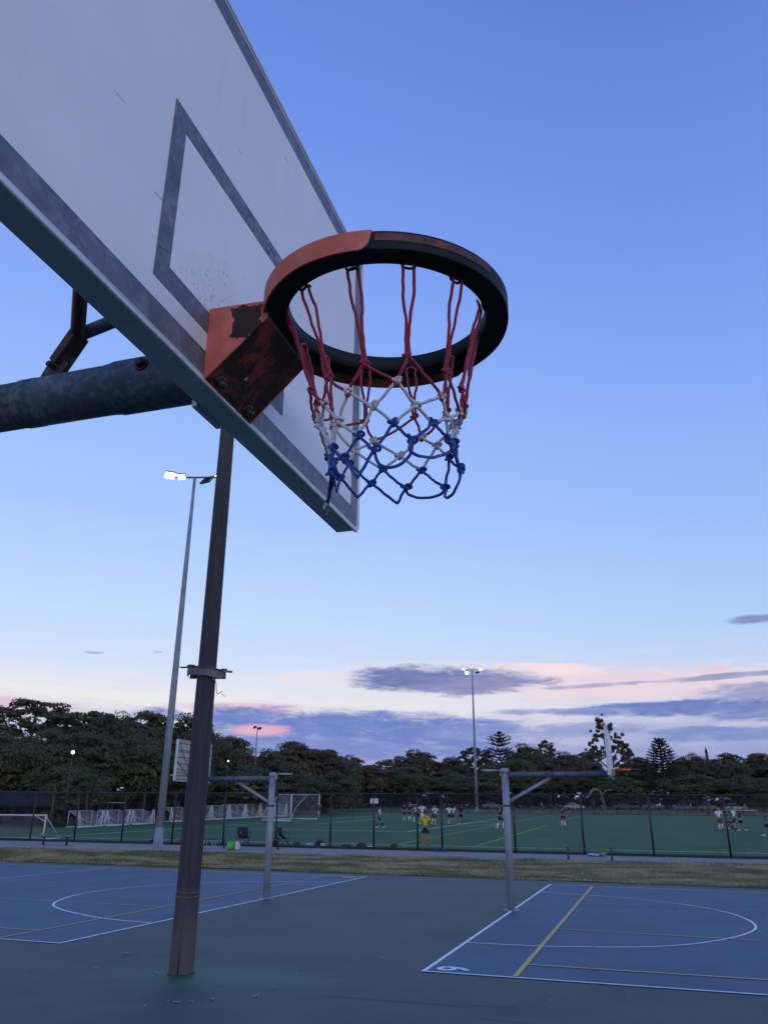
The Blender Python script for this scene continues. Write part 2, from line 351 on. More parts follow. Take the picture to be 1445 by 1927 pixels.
# ------------------------------------------------------------------ ground materials
def ex_court(c_dark, c_light):
    def f(t, v, col, b):
        big = SM(t, NOISE(t, v, .45, 7, .7, .5), .38, .64)
        col = MIX(t, big, (*c_dark, 1), (*c_light, 1))
        mid = SM(t, NOISE(t, v, 2.2, 6, .7), .55, .75)
        col = MIX(t, M(t, 'MULTIPLY', mid, .38), col, (c_light[0] * 1.25, c_light[1] * 1.15, c_light[2] * 1.1, 1))
        wet = SM(t, NOISE(t, v, .9, 6, .7, 1.2), .60, .66)
        col = MIX(t, M(t, 'MULTIPLY', wet, .22), col, (c_dark[0] * .5, c_dark[1] * .5, c_dark[2] * .55, 1))
        sp = SM(t, NOISE(t, v, 45, 3, .8), .60, .72)
        col = MIX(t, M(t, 'MULTIPLY', sp, .4), col, (.16, .18, .19, 1))
        return col
    return f
def ex_green(t, v, col, b):
    col = ex_court((.018, .042, .033), (.031, .068, .049))(t, v, col, b)
    # mossy wash round the old pole, and long dirty streaks
    sp = t.nodes.new('ShaderNodeSeparateXYZ'); t.links.new(v, sp.inputs[0])
    dx = M(t, 'SUBTRACT', sp.outputs[0], -5.6); dy = M(t, 'SUBTRACT', sp.outputs[1], 10.9)
    d = M(t, 'SQRT', M(t, 'ADD', M(t, 'MULTIPLY', M(t, 'MULTIPLY', dx, dx), .35), M(t, 'MULTIPLY', dy, dy)))
    d = M(t, 'ADD', d, M(t, 'MULTIPLY', M(t, 'SUBTRACT', NOISE(t, v, 1.4, 5, .6), .5), 1.6))
    col = MIX(t, M(t, 'MULTIPLY', M(t, 'SUBTRACT', 1.0, SM(t, d, .15, 1.3)), .75), col, (.040, .135, .070, 1))
    mp = t.nodes.new('ShaderNodeMapping'); mp.inputs['Scale'].default_value = (.25, 2.2, 1); mp.inputs['Rotation'].default_value = (0, 0, .12)
    t.links.new(v, mp.inputs[0])
    w = SM(t, NOISE(t, mp.outputs[0], 1.1, 5, .7, .4), .58, .72)
    col = MIX(t, M(t, 'MULTIPLY', w, .55), col, (.024, .040, .050, 1))
    return col
M_green = mat('court_green', (.04, .08, .08), extra=ex_green, rough=.62, bump=.12, bscale=220, bdist=.002)
M_blue = mat('court_blue', (.04, .08, .18), extra=ex_court((.014, .058, .112), (.024, .084, .150)), rough=.6, bump=.12, bscale=220, bdist=.002)
M_line = mat('white_line_paint', (.80, .81, .82), (.38, .42, .47), 5, .6, lo=.52, hi=.74)
M_yline = mat('yellow_line_paint', (.62, .42, .11), (.38, .30, .14), 2, .6, lo=.45, hi=.75)
M_pline = mat('faded_line_paint', (.26, .30, .38), (.10, .15, .24), 2, .6, lo=.35, hi=.65)
def ex_verge(t, v, col, b):
    mp = t.nodes.new('ShaderNodeMapping'); mp.inputs['Scale'].default_value = (.5, 1.4, 1); t.links.new(v, mp.inputs[0])
    a_ = SM(t, NOISE(t, mp.outputs[0], .9, 6, .65, .3), .38, .62)
    col = MIX(t, a_, (.115, .135, .050, 1), (.38, .32, .18, 1))
    f2 = SM(t, NOISE(t, mp.outputs[0], 7, 5, .7), .35, .7)
    col = MIX(t, M(t, 'MULTIPLY', f2, .5), col, (.055, .075, .028, 1))
    bare = SM(t, NOISE(t, mp.outputs[0], .55, 4, .6), .68, .76)
    return MIX(t, M(t, 'MULTIPLY', bare, .6), col, (.27, .24, .19, 1))
M_verge = mat('verge_grass', (.1, .1, .05), extra=ex_verge, rough=.9, spec=.15, bump=.8, bscale=30, bdist=.05)
M_park = mat('park_grass', (.085, .095, .045), (.19, .155, .09), .12, .95, spec=.1, lo=.4, hi=.6, bump=.5, bscale=8, bdist=.05)
def ex_conc(t, v, col, b):
    return MIX(t, SM(t, NOISE(t, v, 25, 4, .7), .4, .7), col, (.19, .18, .17, 1))
M_conc = mat('path_concrete', (.29, .27, .25), (.22, .21, .20), 1.5, .85, extra=ex_conc, bump=.2, bscale=60, bdist=.003)
def ex_turf(t, v, col, b):
    col = MIX(t, SM(t, NOISE(t, v, .25, 4, .6), .3, .7), (.042, .128, .040, 1), (.060, .160, .054, 1))
    return MIX(t, M(t, 'MULTIPLY', SM(t, NOISE(t, v, 9, 4, .7), .4, .7), .3), col, (.026, .085, .044, 1))
M_turf = mat('artificial_turf', (.03, .1, .05), extra=ex_turf, rough=.85, spec=.2, bump=.4, bscale=40, bdist=.01)
M_seam = mat('turf_seam', (.018, .060, .036), rough=.9)
M_tline = mat('turf_white_line', (.80, .84, .82), (.62, .72, .66), 2, .8)
M_tyel = mat('turf_orange_line', (.62, .36, .05), (.45, .28, .05), 2, .8)

# ------------------------------------------------------------------ ground (structure)
xs = [-1500, -700, -350, -200] + list(range(-140, 101, 4)) + [150, 250, 500, 1100]
ys = [-900, -300, -80, -20] + list(range(0, 28, 4)) + [27.5, 28.5, 29.5, 30.5, 31.5, 32.5, 33.5, 34.5, 35.5, 36.5, 37.5, 38.5, 39.5, 40.5] + list(range(44, 330, 6)) + [340, 400, 500, 900, 2200]
vs = [(x, y, terr(x, y) - .05) for y in ys for x in xs]; nx = len(xs)
g = MB(); g.add(vs, [(j * nx + i, j * nx + i + 1, (j + 1) * nx + i + 1, (j + 1) * nx + i) for j in range(len(ys) - 1) for i in range(nx - 1)], True)
tag(g.build('ground', M_park), kind='structure')
c = MB(); c.add([(-60, -30, 0), (60, -30, 0), (60, y_edge(60), 0), (-60, y_edge(-60), 0)], [(0, 1, 2, 3)])
court = tag(c.build('court_surface', M_green), kind='structure')
# verge: strip between court and path, gently uneven
g = MB(); X_ = np.arange(-60, 60.1, .5); K = 15
vs = []
for x in X_:
    ye = y_edge(x) - .02 + .12 * math.sin(x * 2.1) + .10 * math.sin(x * 5.3 + 1) + .07 * math.sin(x * 11.7)
    yp = y_path(x) + .02
    for k in range(K):
        y = ye + (yp - ye) * k / (K - 1)
        z = terr(x, y) + .008 + (0 if k in (0, K - 1) else .03 + .02 * math.sin(x * 1.7 + k) * math.cos(k * 1.3 + x * .6))
        vs.append((x, y, z))
fs = [(i * K + k, (i + 1) * K + k, (i + 1) * K + k + 1, i * K + k + 1) for i in range(len(X_) - 1) for k in range(K - 1)]
g.add(vs, fs, True); tag(g.build('grass_verge', M_verge), kind='structure')
# grass blades on the verge
g = MB(); M_blade = mat('grass_blades', (.13, .155, .055), (.38, .32, .18), .9, .9, spec=.1, lo=.38, hi=.62, stretch=(.5, 1.4, 1))
nb = 42000; bx = rng.uniform(-36, 12, nb); tt = rng.uniform(0, 1, nb); ba = rng.uniform(0, PI, nb); bh = rng.uniform(.02, .095, nb); lx = rng.normal(0, .02, (nb, 2))
vs = []; fs = []
for i in range(nb):
    x = bx[i]; ye, yp = y_edge(x) - .05, y_path(x); y = ye - .12 + (yp - ye) * (tt[i] ** 1.25); z = terr(x, y) + .03
    ca, sa = math.cos(ba[i]) * .02, math.sin(ba[i]) * .02
    vs += [(x - ca, y - sa, z), (x + ca, y + sa, z), (x + lx[i, 0], y + lx[i, 1], z + bh[i])]; fs.append((3 * i, 3 * i + 1, 3 * i + 2))
me = bpy.data.meshes.new('verge_grass_blades'); me.from_pydata(vs, [], fs); me.materials.append(M_blade)
o = bpy.data.objects.new('verge_grass_blades', me); COL.objects.link(o)
tag(o, 'short patchy green and straw grass between the hard court and the path', 'grass', kind='stuff')
# footpath of cast slabs
fp = MB(); x = -62.0; root = None
pth = thing('footpath', 'footpath', 'path'); del pth['label']; del pth['category']; pth['kind'] = 'structure'
k = 0
while x < 30:
    x2 = x + 3.0 - .02; y1, y2 = y_path(x), y_path(x2); z = lambda xx, yy: plane(xx, yy) + .012
    jog = .35 if (-18 < x < -9) or (-31 < x < -28) else 0
    P = [(x, y1 - jog), (x2, y2 - jog), (x2, FY - .12), (x, FY - .12)]
    b = MB(); b.add([(p[0], p[1], z(*p) - .08) for p in P] + [(p[0], p[1], z(*p)) for p in P],
        [(0, 1, 2, 3)[::-1], (4, 5, 6, 7), (0, 1, 5, 4), (1, 2, 6, 5), (2, 3, 7, 6), (3, 0, 4, 7)])
    b.build('slab', M_conc, pth); x += 3.0; k += 1
# turf field
g = MB(); xs2 = list(range(-46, 95, 6)); ys2 = [FY - .1] + list(range(44, 140, 6)) + [138]
g.add([(x, y, plane(x, y) + .02) for y in ys2 for x in xs2], [(j * len(xs2) + i, j * len(xs2) + i + 1, (j + 1) * len(xs2) + i + 1, (j + 1) * len(xs2) + i) for j in range(len(ys2) - 1) for i in range(len(xs2) - 1)], True)
turf = tag(g.build('turf_field', M_turf), kind='structure')
def strip(mb, pts, w, zf, closed=False):
    P = [Vector((p[0], p[1], 0)) for p in pts]; L = []; R = []; n = len(P)
    for i in range(n):
        d = (P[min(i + 1, n - 1)] - P[max(i - 1, 0)]).normalized(); q = Vector((-d.y, d.x, 0)) * w / 2
        a, b = P[i] + q, P[i] - q; L.append((a.x, a.y, zf(a.x, a.y))); R.append((b.x, b.y, zf(b.x, b.y)))
    mb.add(L + R, [(i, i + 1, n + i + 1, n + i) for i in range(n - 1)])
def line(name, pts, w, zf, m, parent):
    b = MB(); strip(b, pts, w, zf); return b.build(name, m, parent)
def seg(a, b, n=8): return [(a[0] + (b[0] - a[0]) * i / n, a[1] + (b[1] - a[1]) * i / n) for i in range(n + 1)]
tz = lambda dz: (lambda x, y: plane(x, y) + dz)
for a, b in [((-37, 44.5), (80, 44.5)), ((-35.6, 44.6), (-35.6, 132)), ((-35.6, 61.5), (-17.2, 61.5)), ((-17.2, 61.4), (-17.2, 104)),
             ((-17.2, 104), (-35.6, 104)), ((-35.6, 76), (-30, 76)), ((-30, 76), (-30, 97)), ((-30, 97), (-35.6, 97)), ((-37, 132), (80, 132))]:
    line('white_pitch_line', seg(a, b), .16, tz(.028), M_tline, turf)
line('penalty_arc', [(-17.2 + 3.3 * math.sin(t * PI / 12), 80 + 7.2 * (t / 6 - 1) + 2) for t in range(13)], .11, tz(.032), M_tline, turf)
for a, b in [((-13.2, 45.1), (-13.6, 131)), ((-8.8, 45.2), (-8.9, 79)), ((-9.05, 93), (-9.1, 124))]:
    line('orange_pitch_line', seg(a, b), .15, tz(.036), M_tyel, turf)
for y in (49.0, 58.0, 72.5, 90, 108): line('turf_seam', seg((-45, y), (90, y), 20), .22, tz(.024), M_seam, turf)

# ------------------------------------------------------------------ hard courts and their markings
cz = lambda z: (lambda x, y: z)
def blue(name, P):
    b = MB(); b.add([(p[0], p[1], .004) for p in P], [tuple(range(len(P)))]); return tag(b.build(name, M_blue), kind='structure')
CR = blue('blue_court_right', [(-3.17, 12.1), (34, 10.6), (34, 23.5), (3.3, 27.45), (-3.17, 28.3)])
CLt = blue('blue_court_left', [(-9.58, 12.6), (-9.74, 29.3), (-44, 32.5), (-44, 14.6)])
def cl(name, pts, w, m, parent, z=.008): return line(name, pts, w, cz(z), m, parent)
cl('white_line', seg((-3.17, 12.07), (-3.17, 28.3)), .065, M_line, CR)
cl('white_line', seg((-3.2, 12.1), (34, 10.6)), .055, M_line, CR, .0095)
cl('white_line', [(-3.2, 28.26), (3.3, 27.41), (34, 23.46)], .05, M_line, CR, .0095)
RC = [(-3.16, 14.92), (-1.91, 14.95), (-.62, 15.26), (.26, 15.77), (.87, 16.47), (1.4, 17.38), (1.74, 18.3), (1.86, 19.05), (1.84, 20.0), (1.62, 21.19), (1.15, 22.3), (.39, 23.35), (-.61, 24.2), (-1.83, 24.85), (-3.14, 25.3)]
cl('goal_circle_line', [(p.x, p.y) for p in spline([(a[0], a[1], 0) for a in RC], 6)], .05, M_line, CR, .011)
cl('yellow_line', seg((-1.9, 12.1), (-1.83, 28.0)), .075, M_yline, CR, .0125)
cl('yellow_line', seg((-1.86, 13.08), (34, 11.6)), .05, M_yline, CR, .014)
cl('yellow_line', seg((-1.85, 17.25), (1.7, 16.85)), .045, M_yline, CR, .014)
cl('faded_line', seg((1.9, 16.83), (34, 14.0)), .045, M_pline, CR, .014)
cl('faded_line', seg((-1.8, 22.3), (34, 19.0)), .045, M_pline, CR, .014)
cl('white_line', seg((-9.58, 12.57), (-9.76, 29.4)), .065, M_line, CLt)
cl('white_line', seg((-9.55, 12.6), (-44, 14.6)), .055, M_line, CLt, .0095)
cl('white_line', seg((-9.72, 29.3), (-44, 32.5)), .06, M_line, CLt, .0095)
LC = [(-9.6, 15.42), (-10.94, 15.73), (-12.39, 16.51), (-13.3, 17.2), (-13.85, 17.8), (-14.35, 18.7), (-14.86, 20.04), (-15.02, 21.5), (-14.75, 22.9), (-14.21, 23.95), (-13.46, 24.9), (-12.27, 25.9), (-11.07, 26.35), (-9.75, 26.5)]
cl('goal_circle_line', [(p.x, p.y) for p in spline([(a[0], a[1], 0) for a in LC], 6)], .06, M_line, CLt, .011)
cl('yellow_line', seg((-10.93, 12.68), (-11.2, 29.4)), .06, M_yline, CLt, .0125)
cl('yellow_line', seg((-10.95, 13.76), (-44, 15.6)), .045, M_yline, CLt, .014)
cl('yellow_line', seg((-10.98, 18.12), (-15.9, 18.4)), .045, M_yline, CLt, .014)
cl('faded_line', seg((-15.95, 18.4), (-44, 20.4)), .05, M_yline, CLt, .014)
cl('faded_line', seg((-11.1, 23.64), (-17.13, 23.6)), .05, M_pline, CLt, .014)
cl('faded_line', seg((-17.13, 16), (-17.2, 30)), .05, M_pline, CLt, .0155)
cl('white_line', seg((-20.6, 13.4), (-21.2, 30.3)), .06, M_line, CLt, .011)
cl('faded_line', [(-13.5 - 6.5 * math.sin(a * PI / 16), 21.5 - 7.2 * math.cos(a * PI / 16)) for a in range(17)], .05, M_yline, CLt, .017)
def painted_digit(ch, x, y, parent):
    fc = bpy.data.curves.new('digit', 'FONT'); fc.body = ch; fc.size = .72; fc.offset = .012; fc.align_x = 'CENTER'; fc.align_y = 'CENTER'
    to = bpy.data.objects.new('digit', fc); COL.objects.link(to); dg = bpy.context.evaluated_depsgraph_get()
    me = bpy.data.meshes.new_from_object(to.evaluated_get(dg)); bpy.data.objects.remove(to)
    me.materials.clear(); me.materials.append(M_line)
    o = bpy.data.objects.new('painted_digit', me); COL.objects.link(o); o.parent = parent
    o.location = (x, y, .0075); o.rotation_euler = (0, 0, -PI / 2); o.scale = (.98, .92, 1); return o
painted_digit('6', -2.84, 12.42, CR)
cl('painted_digit', [(-10.55, 28.95), (-10.05, 29.05)], .16, M_line, CLt, .0075)
# court cracks and fallen leaves
M_crack = mat('crack', (.018, .026, .032), rough=.9)
for k, (x0, y0, ang, L) in enumerate([(-3.9, 10.15, -.05, 2.4), (-1.9, 9.65, -.14, 3.2), (-7.9, 11.9, .25, 1.1), (-2.9, 20.5, -.12, 2.5)]):
    r_ = random.Random(k); pts = []; x, y, a = x0, y0, ang
    for i in range(26): pts.append((x, y)); a += r_.uniform(-.25, .25); a += (ang - a) * .3; x += math.cos(a) * L / 26; y += math.sin(a) * L / 26
    cl('crack', pts, .012, M_crack, court, .006 if k < 3 else .0165)
M_leaf = mat('dry_leaf', (.42, .40, .34), (.30, .24, .17), 30, .8)
leafpos = [(-5.05, 9.55), (-5.22, 9.35), (-5.35, 9.28), (-5.48, 9.3), (-5.6, 9.02), (-4.75, 11.35), (-4.65, 9.9), (-4.62, 9.86), (-7.6, 10.85), (-6.9, 12.8), (-4.0, 12.9), (-2.1, 9.2), (-7.9, 12.0), (-6.55, 10.75)]
lr = random.Random(99); leafpos += [(lr.uniform(-8.5, 1.0), lr.uniform(9.0, 16.0)) for _ in range(26)]
for i, (x, y) in enumerate(leafpos):
    r_ = random.Random(i + 40); s_ = r_.uniform(.025, .06) if i < 14 else r_.uniform(.012, .028); a = r_.uniform(0, PI); b = MB(); q = []
    for k in range(7):
        t = 2 * PI * k / 7; rr = s_ * (1 if k % 2 else .6) * r_.uniform(.7, 1.1)
        u, v = math.cos(t) * rr * 1.6, math.sin(t) * rr * .5
        q.append((u * math.cos(a) - v * math.sin(a), u * math.sin(a) + v * math.cos(a), .004 + abs(v) * .5))
    b.add(q, [tuple(range(7))], True); o = b.build('fallen_leaf', M_leaf); o.location = (x, y, .005 if y < 12 else .016)
    tag(o, ['small dry leaf lying on the hard courts between the brown pole and the hoops', 'pale scrap of dry leaf on the dark green court at the front'][1 if y < 10 else 0], 'leaf', 'dry leaves scattered on the hard courts')
# ------------------------------------------------------------------ hoop materials
def ex_galv(t, v, col, b):
    vo = t.nodes.new('ShaderNodeTexVoronoi'); vo.inputs['Scale'].default_value = 75; t.links.new(v, vo.inputs['Vector'])
    vo.feature = 'F1'; cc = RAMP(t, vo.outputs['Color'], [(0, (.07, .095, .125, 1)), (.5, (.11, .14, .175, 1)), (1, (.20, .235, .28, 1))])
    return MIX(t, SM(t, NOISE(t, v, 5, 5, .65), .45, .7), cc, (.07, .09, .12, 1))
M_galv = mat('galvanised_steel', (.2, .22, .24), extra=ex_galv, rough=.7, metal=.05, spec=.25, bump=.05, bscale=40, bdist=.001)
M_galv_far = mat('galvanised_pole', (.30, .33, .37), (.22, .25, .29), 3, .6, .2)
M_frame = mat('board_edge_steel', (.62, .66, .70), (.50, .56, .60), 6, .5, .3, bump=.04, bscale=50, bdist=.001)
M_lip = mat('board_lip', (.82, .84, .86), (.62, .65, .68), 10, .45, .1)  # pale colour puts the edge highlight into the lip itself
def ex_board(t, v, col, b):
    sp = t.nodes.new('ShaderNodeSeparateXYZ'); t.links.new(v, sp.inputs[0])
    st_ = t.nodes.new('ShaderNodeMapping'); st_.inputs['Scale'].default_value = (3, 9, 2.2); t.links.new(v, st_.inputs[0])
    sm = SM(t, NOISE(t, st_.outputs[0], 1.1, 5, .6, .4), .56, .8)
    col = MIX(t, M(t, 'MULTIPLY', sm, .30), col, (.55, .55, .52, 1))
    # grubby speckles where the ball hits, above and beside the ring plate
    dy = M(t, 'ABSOLUTE', M(t, 'SUBTRACT', sp.outputs[1], -.06)); dz = M(t, 'ABSOLUTE', M(t, 'SUBTRACT', sp.outputs[2], 3.11))
    d = M(t, 'ADD', M(t, 'MULTIPLY', dy, 4.2), M(t, 'MULTIPLY', dz, 5.0))
    near = M(t, 'SUBTRACT', 1.0, SM(t, d, .2, 1.1))
    spk = SM(t, NOISE(t, v, 90, 3, .75), .56, .66)
    col = MIX(t, M(t, 'MULTIPLY', M(t, 'MULTIPLY', near, spk), .75), col, (.26, .22, .17, 1))
    col = MIX(t, M(t, 'MULTIPLY', near, .22), col, (.62, .54, .44, 1))
    sc = t.nodes.new('ShaderNodeMapping'); sc.inputs['Scale'].default_value = (1, 3, 14); sc.inputs['Rotation'].default_value = (.6, 0, 0)
    t.links.new(v, sc.inputs[0])
    s2 = SM(t, NOISE(t, sc.outputs[0], 3.2, 2, .5), .722, .745)
    return MIX(t, M(t, 'MULTIPLY', s2, .5), col, (.25, .26, .30, 1))
M_board = mat('backboard_white', (.90, .905, .91), (.84, .85, .86), 2.2, .42, extra=ex_board, spec=.4, bump=.03, bscale=60, bdist=.001)
def ex_stripe(t, v, col, b):
    mp = t.nodes.new('ShaderNodeMapping'); mp.inputs['Scale'].default_value = (1, 2, 2); t.links.new(v, mp.inputs[0])
    w = SM(t, NOISE(t, mp.outputs[0], 9, 6, .75, .8), .46, .66)
    col = MIX(t, M(t, 'MULTIPLY', w, .8), col, (.26, .27, .31, 1))
    cr = t.nodes.new('ShaderNodeTexVoronoi'); cr.feature = 'DISTANCE_TO_EDGE'; cr.inputs['Scale'].default_value = 13
    wv = t.nodes.new('ShaderNodeMapping'); wv.inputs['Scale'].default_value = (1, 1, .55); t.links.new(v, wv.inputs[0]); t.links.new(wv.outputs[0], cr.inputs['Vector'])
    e_ = M(t, 'SUBTRACT', 1.0, SM(t, cr.outputs[0], .004, .03))
    e_ = M(t, 'MULTIPLY', e_, SM(t, NOISE(t, v, 5, 3, .6), .5, .62))
    dk = SM(t, NOISE(t, v, 3.5, 6, .7, .5), .50, .66)
    col = MIX(t, M(t, 'MULTIPLY', dk, .55), col, (.055, .06, .09, 1))
    return MIX(t, M(t, 'MULTIPLY', e_, .8), col, (.04, .045, .07, 1))
M_stripe = mat('grey_board_stripe', (.115, .125, .165), (.16, .17, .21), 8, .5, extra=ex_stripe, bump=.05, bscale=120, bdist=.001)
def ex_orange(t, v, col, b):
    sp = t.nodes.new('ShaderNodeSeparateXYZ'); t.links.new(v, sp.inputs[0])
    # peeled patch on the side plate, its ragged edge broken up by noise
    nx = M(t, 'MULTIPLY', M(t, 'SUBTRACT', NOISE(t, v, 55, 5, .7), .5), .05)
    n_z = M(t, 'MULTIPLY', M(t, 'SUBTRACT', NOISE(t, v, 38, 4, .7), .5), .055)
    px_ = M(t, 'DIVIDE', M(t, 'ABSOLUTE', M(t, 'ADD', M(t, 'SUBTRACT', sp.outputs[0], 2.628), nx)), .036)
    pz_ = M(t, 'DIVIDE', M(t, 'ABSOLUTE', M(t, 'ADD', M(t, 'SUBTRACT', sp.outputs[2], 3.025), n_z)), .040)
    d = M(t, 'MAXIMUM', px_, pz_)
    side = M(t, 'LESS_THAN', sp.outputs[1], -.095)
    patch = M(t, 'MULTIPLY', M(t, 'LESS_THAN', d, 1.0), side)
    fade = MIX(t, SM(t, NOISE(t, v, 14, 4, .6), .4, .7), (.60, .15, .10, 1), (.72, .22, .16, 1))
    c2 = MIX(t, patch, fade, (.035, .018, .014, 1))
    chips = SM(t, NOISE(t, v, 75, 3, .7), .70, .73)
    return MIX(t, M(t, 'MULTIPLY', chips, .8), c2, (.06, .03, .02, 1))
M_orange = mat('faded_orange_paint', (.5, .12, .07), extra=ex_orange, rough=.5, spec=.3, bump=.08, bscale=70, bdist=.002)
def ex_rust(t, v, col, b):
    f = SM(t, NOISE(t, v, 11, 6, .7, .5), .46, .64)
    return MIX(t, f, (.032, .013, .013, 1), (.34, .068, .042, 1))
M_rust = mat('rusted_shaded_underside', (.1, .04, .03), extra=ex_rust, rough=.75, bump=.3, bscale=60, bdist=.003)  # rust mottling over a base darkened to carry the underside's shade
def ex_ring(t, v, col, b):
    f = SM(t, NOISE(t, v, 6, 6, .7, .4), .60, .70)
    return MIX(t, f, (.010, .016, .020, 1), (.12, .030, .018, 1))
def ex_rim(t, v, col, b):
    f = SM(t, NOISE(t, v, 9, 6, .7, .5), .38, .66)
    return MIX(t, f, (.026, .018, .018, 1), (.24, .062, .042, 1))
M_rim = mat('worn_ring_edge', (.1, .04, .03), extra=ex_rim, rough=.6, bump=.2, bscale=60, bdist=.002)
M_ring = mat('worn_ring_steel', (.02, .03, .03), extra=ex_ring, rough=.6, spec=.2, bump=.06, bscale=50, bdist=.001)
M_brn = mat('rusty_bracket', (.075, .035, .022), (.14, .16, .17), 12, .7, lo=.55, hi=.65, bump=.2, bscale=40, bdist=.002)
M_bolt = mat('bolt_steel', (.075, .085, .10), (.04, .04, .04), 30, .45, .6)
M_boardback = mat('board_back_fibreglass', (.42, .41, .40), (.34, .33, .33), 3, .7)
M_rib = mat('board_back_rib', (.13, .13, .14), (.09, .09, .10), 6, .7)
M_greyring = mat('grey_goal_ring', (.42, .46, .48), (.34, .37, .40), 12, .5, .2)
def cord(name, c1, c2):
    m = bpy.data.materials.new(name); m.use_nodes = True; t = m.node_tree; b = t.nodes['Principled BSDF']
    b.inputs['Roughness'].default_value = .55; b.inputs['Sheen Weight'].default_value = .2; b.inputs['Specular IOR Level'].default_value = .4
    uv = t.nodes.new('ShaderNodeUVMap'); sp = t.nodes.new('ShaderNodeSeparateXYZ'); t.links.new(uv.outputs[0], sp.inputs[0])
    k = M(t, 'MULTIPLY', sp.outputs[1], 2 * PI * 230); u = M(t, 'MULTIPLY', sp.outputs[0], 2 * PI * 3)
    w = M(t, 'MULTIPLY', M(t, 'SINE', M(t, 'ADD', k, u)), M(t, 'SINE', M(t, 'SUBTRACT', k, u)))
    tcn = t.nodes.new('ShaderNodeTexCoord'); cb = MIX(t, M(t, 'ADD', M(t, 'MULTIPLY', w, .5), .5), (*c1, 1), (*c2, 1))
    g_ = SM(t, NOISE(t, tcn.outputs['Object'], 38, 5, .7), .48, .72); cb = MIX(t, M(t, 'MULTIPLY', g_, .45), cb, (c1[0] * .55 + .02, c1[1] * .55 + .02, c1[2] * .55 + .02, 1))
    t.links.new(cb, b.inputs['Base Color'])
    bp = t.nodes.new('ShaderNodeBump'); bp.inputs['Strength'].default_value = .6; bp.inputs['Distance'].default_value = .0006
    t.links.new(w, bp.inputs['Height']); t.links.new(bp.outputs[0], b.inputs['Normal']); return m
M_red = cord('red_cord', (.30, .012, .045), (.44, .022, .065))
M_white = cord('white_cord', (.50, .52, .54), (.72, .74, .76))
M_bluec = cord('blue_cord', (.010, .045, .30), (.016, .075, .42))

# ------------------------------------------------------------------ basketball hoop (local frame: pole base at origin, arm along +X)
def V2W(p): return (p[0] + 3.36, p[1] - 1.425, p[2])            # photograph's hoop stands at (-3.36, 1.425)
RC0 = Vector(V2W((-.4506, 1.4545, 3.0542)))
NRM = Vector((.03358, -.0523, 1)).normalized()
RT = Matrix.Translation(RC0) @ Vector((0, 0, 1)).rotation_difference(NRM).to_matrix().to_4x4()
def interp(x, xs_, ys_): return float(np.interp(x, xs_, ys_))
def zb(a):
    d = math.degrees(a); d = (d + 180) % 360 - 180
    return interp(d, [-180, -150, -130, -114, -17, 6, 31, 45, 62, 95, 150, 180], [-.018, -.014, -.008, -.003, -.002, -.006, -.012, -.014, -.018, -.021, -.023, -.018])
def rounded(y0, y1, z0, z1, r, n=6):
    P = []
    for cy, cz_, a0 in ((y1 - r, z1 - r, 0), (y0 + r, z1 - r, 90), (y0 + r, z0 + r, 180), (y1 - r, z0 + r, 270)):
        for k in range(n + 1):
            a = math.radians(a0 + 90 * k / n); P.append((cy + r * math.cos(a), cz_ + r * math.sin(a)))
    return P
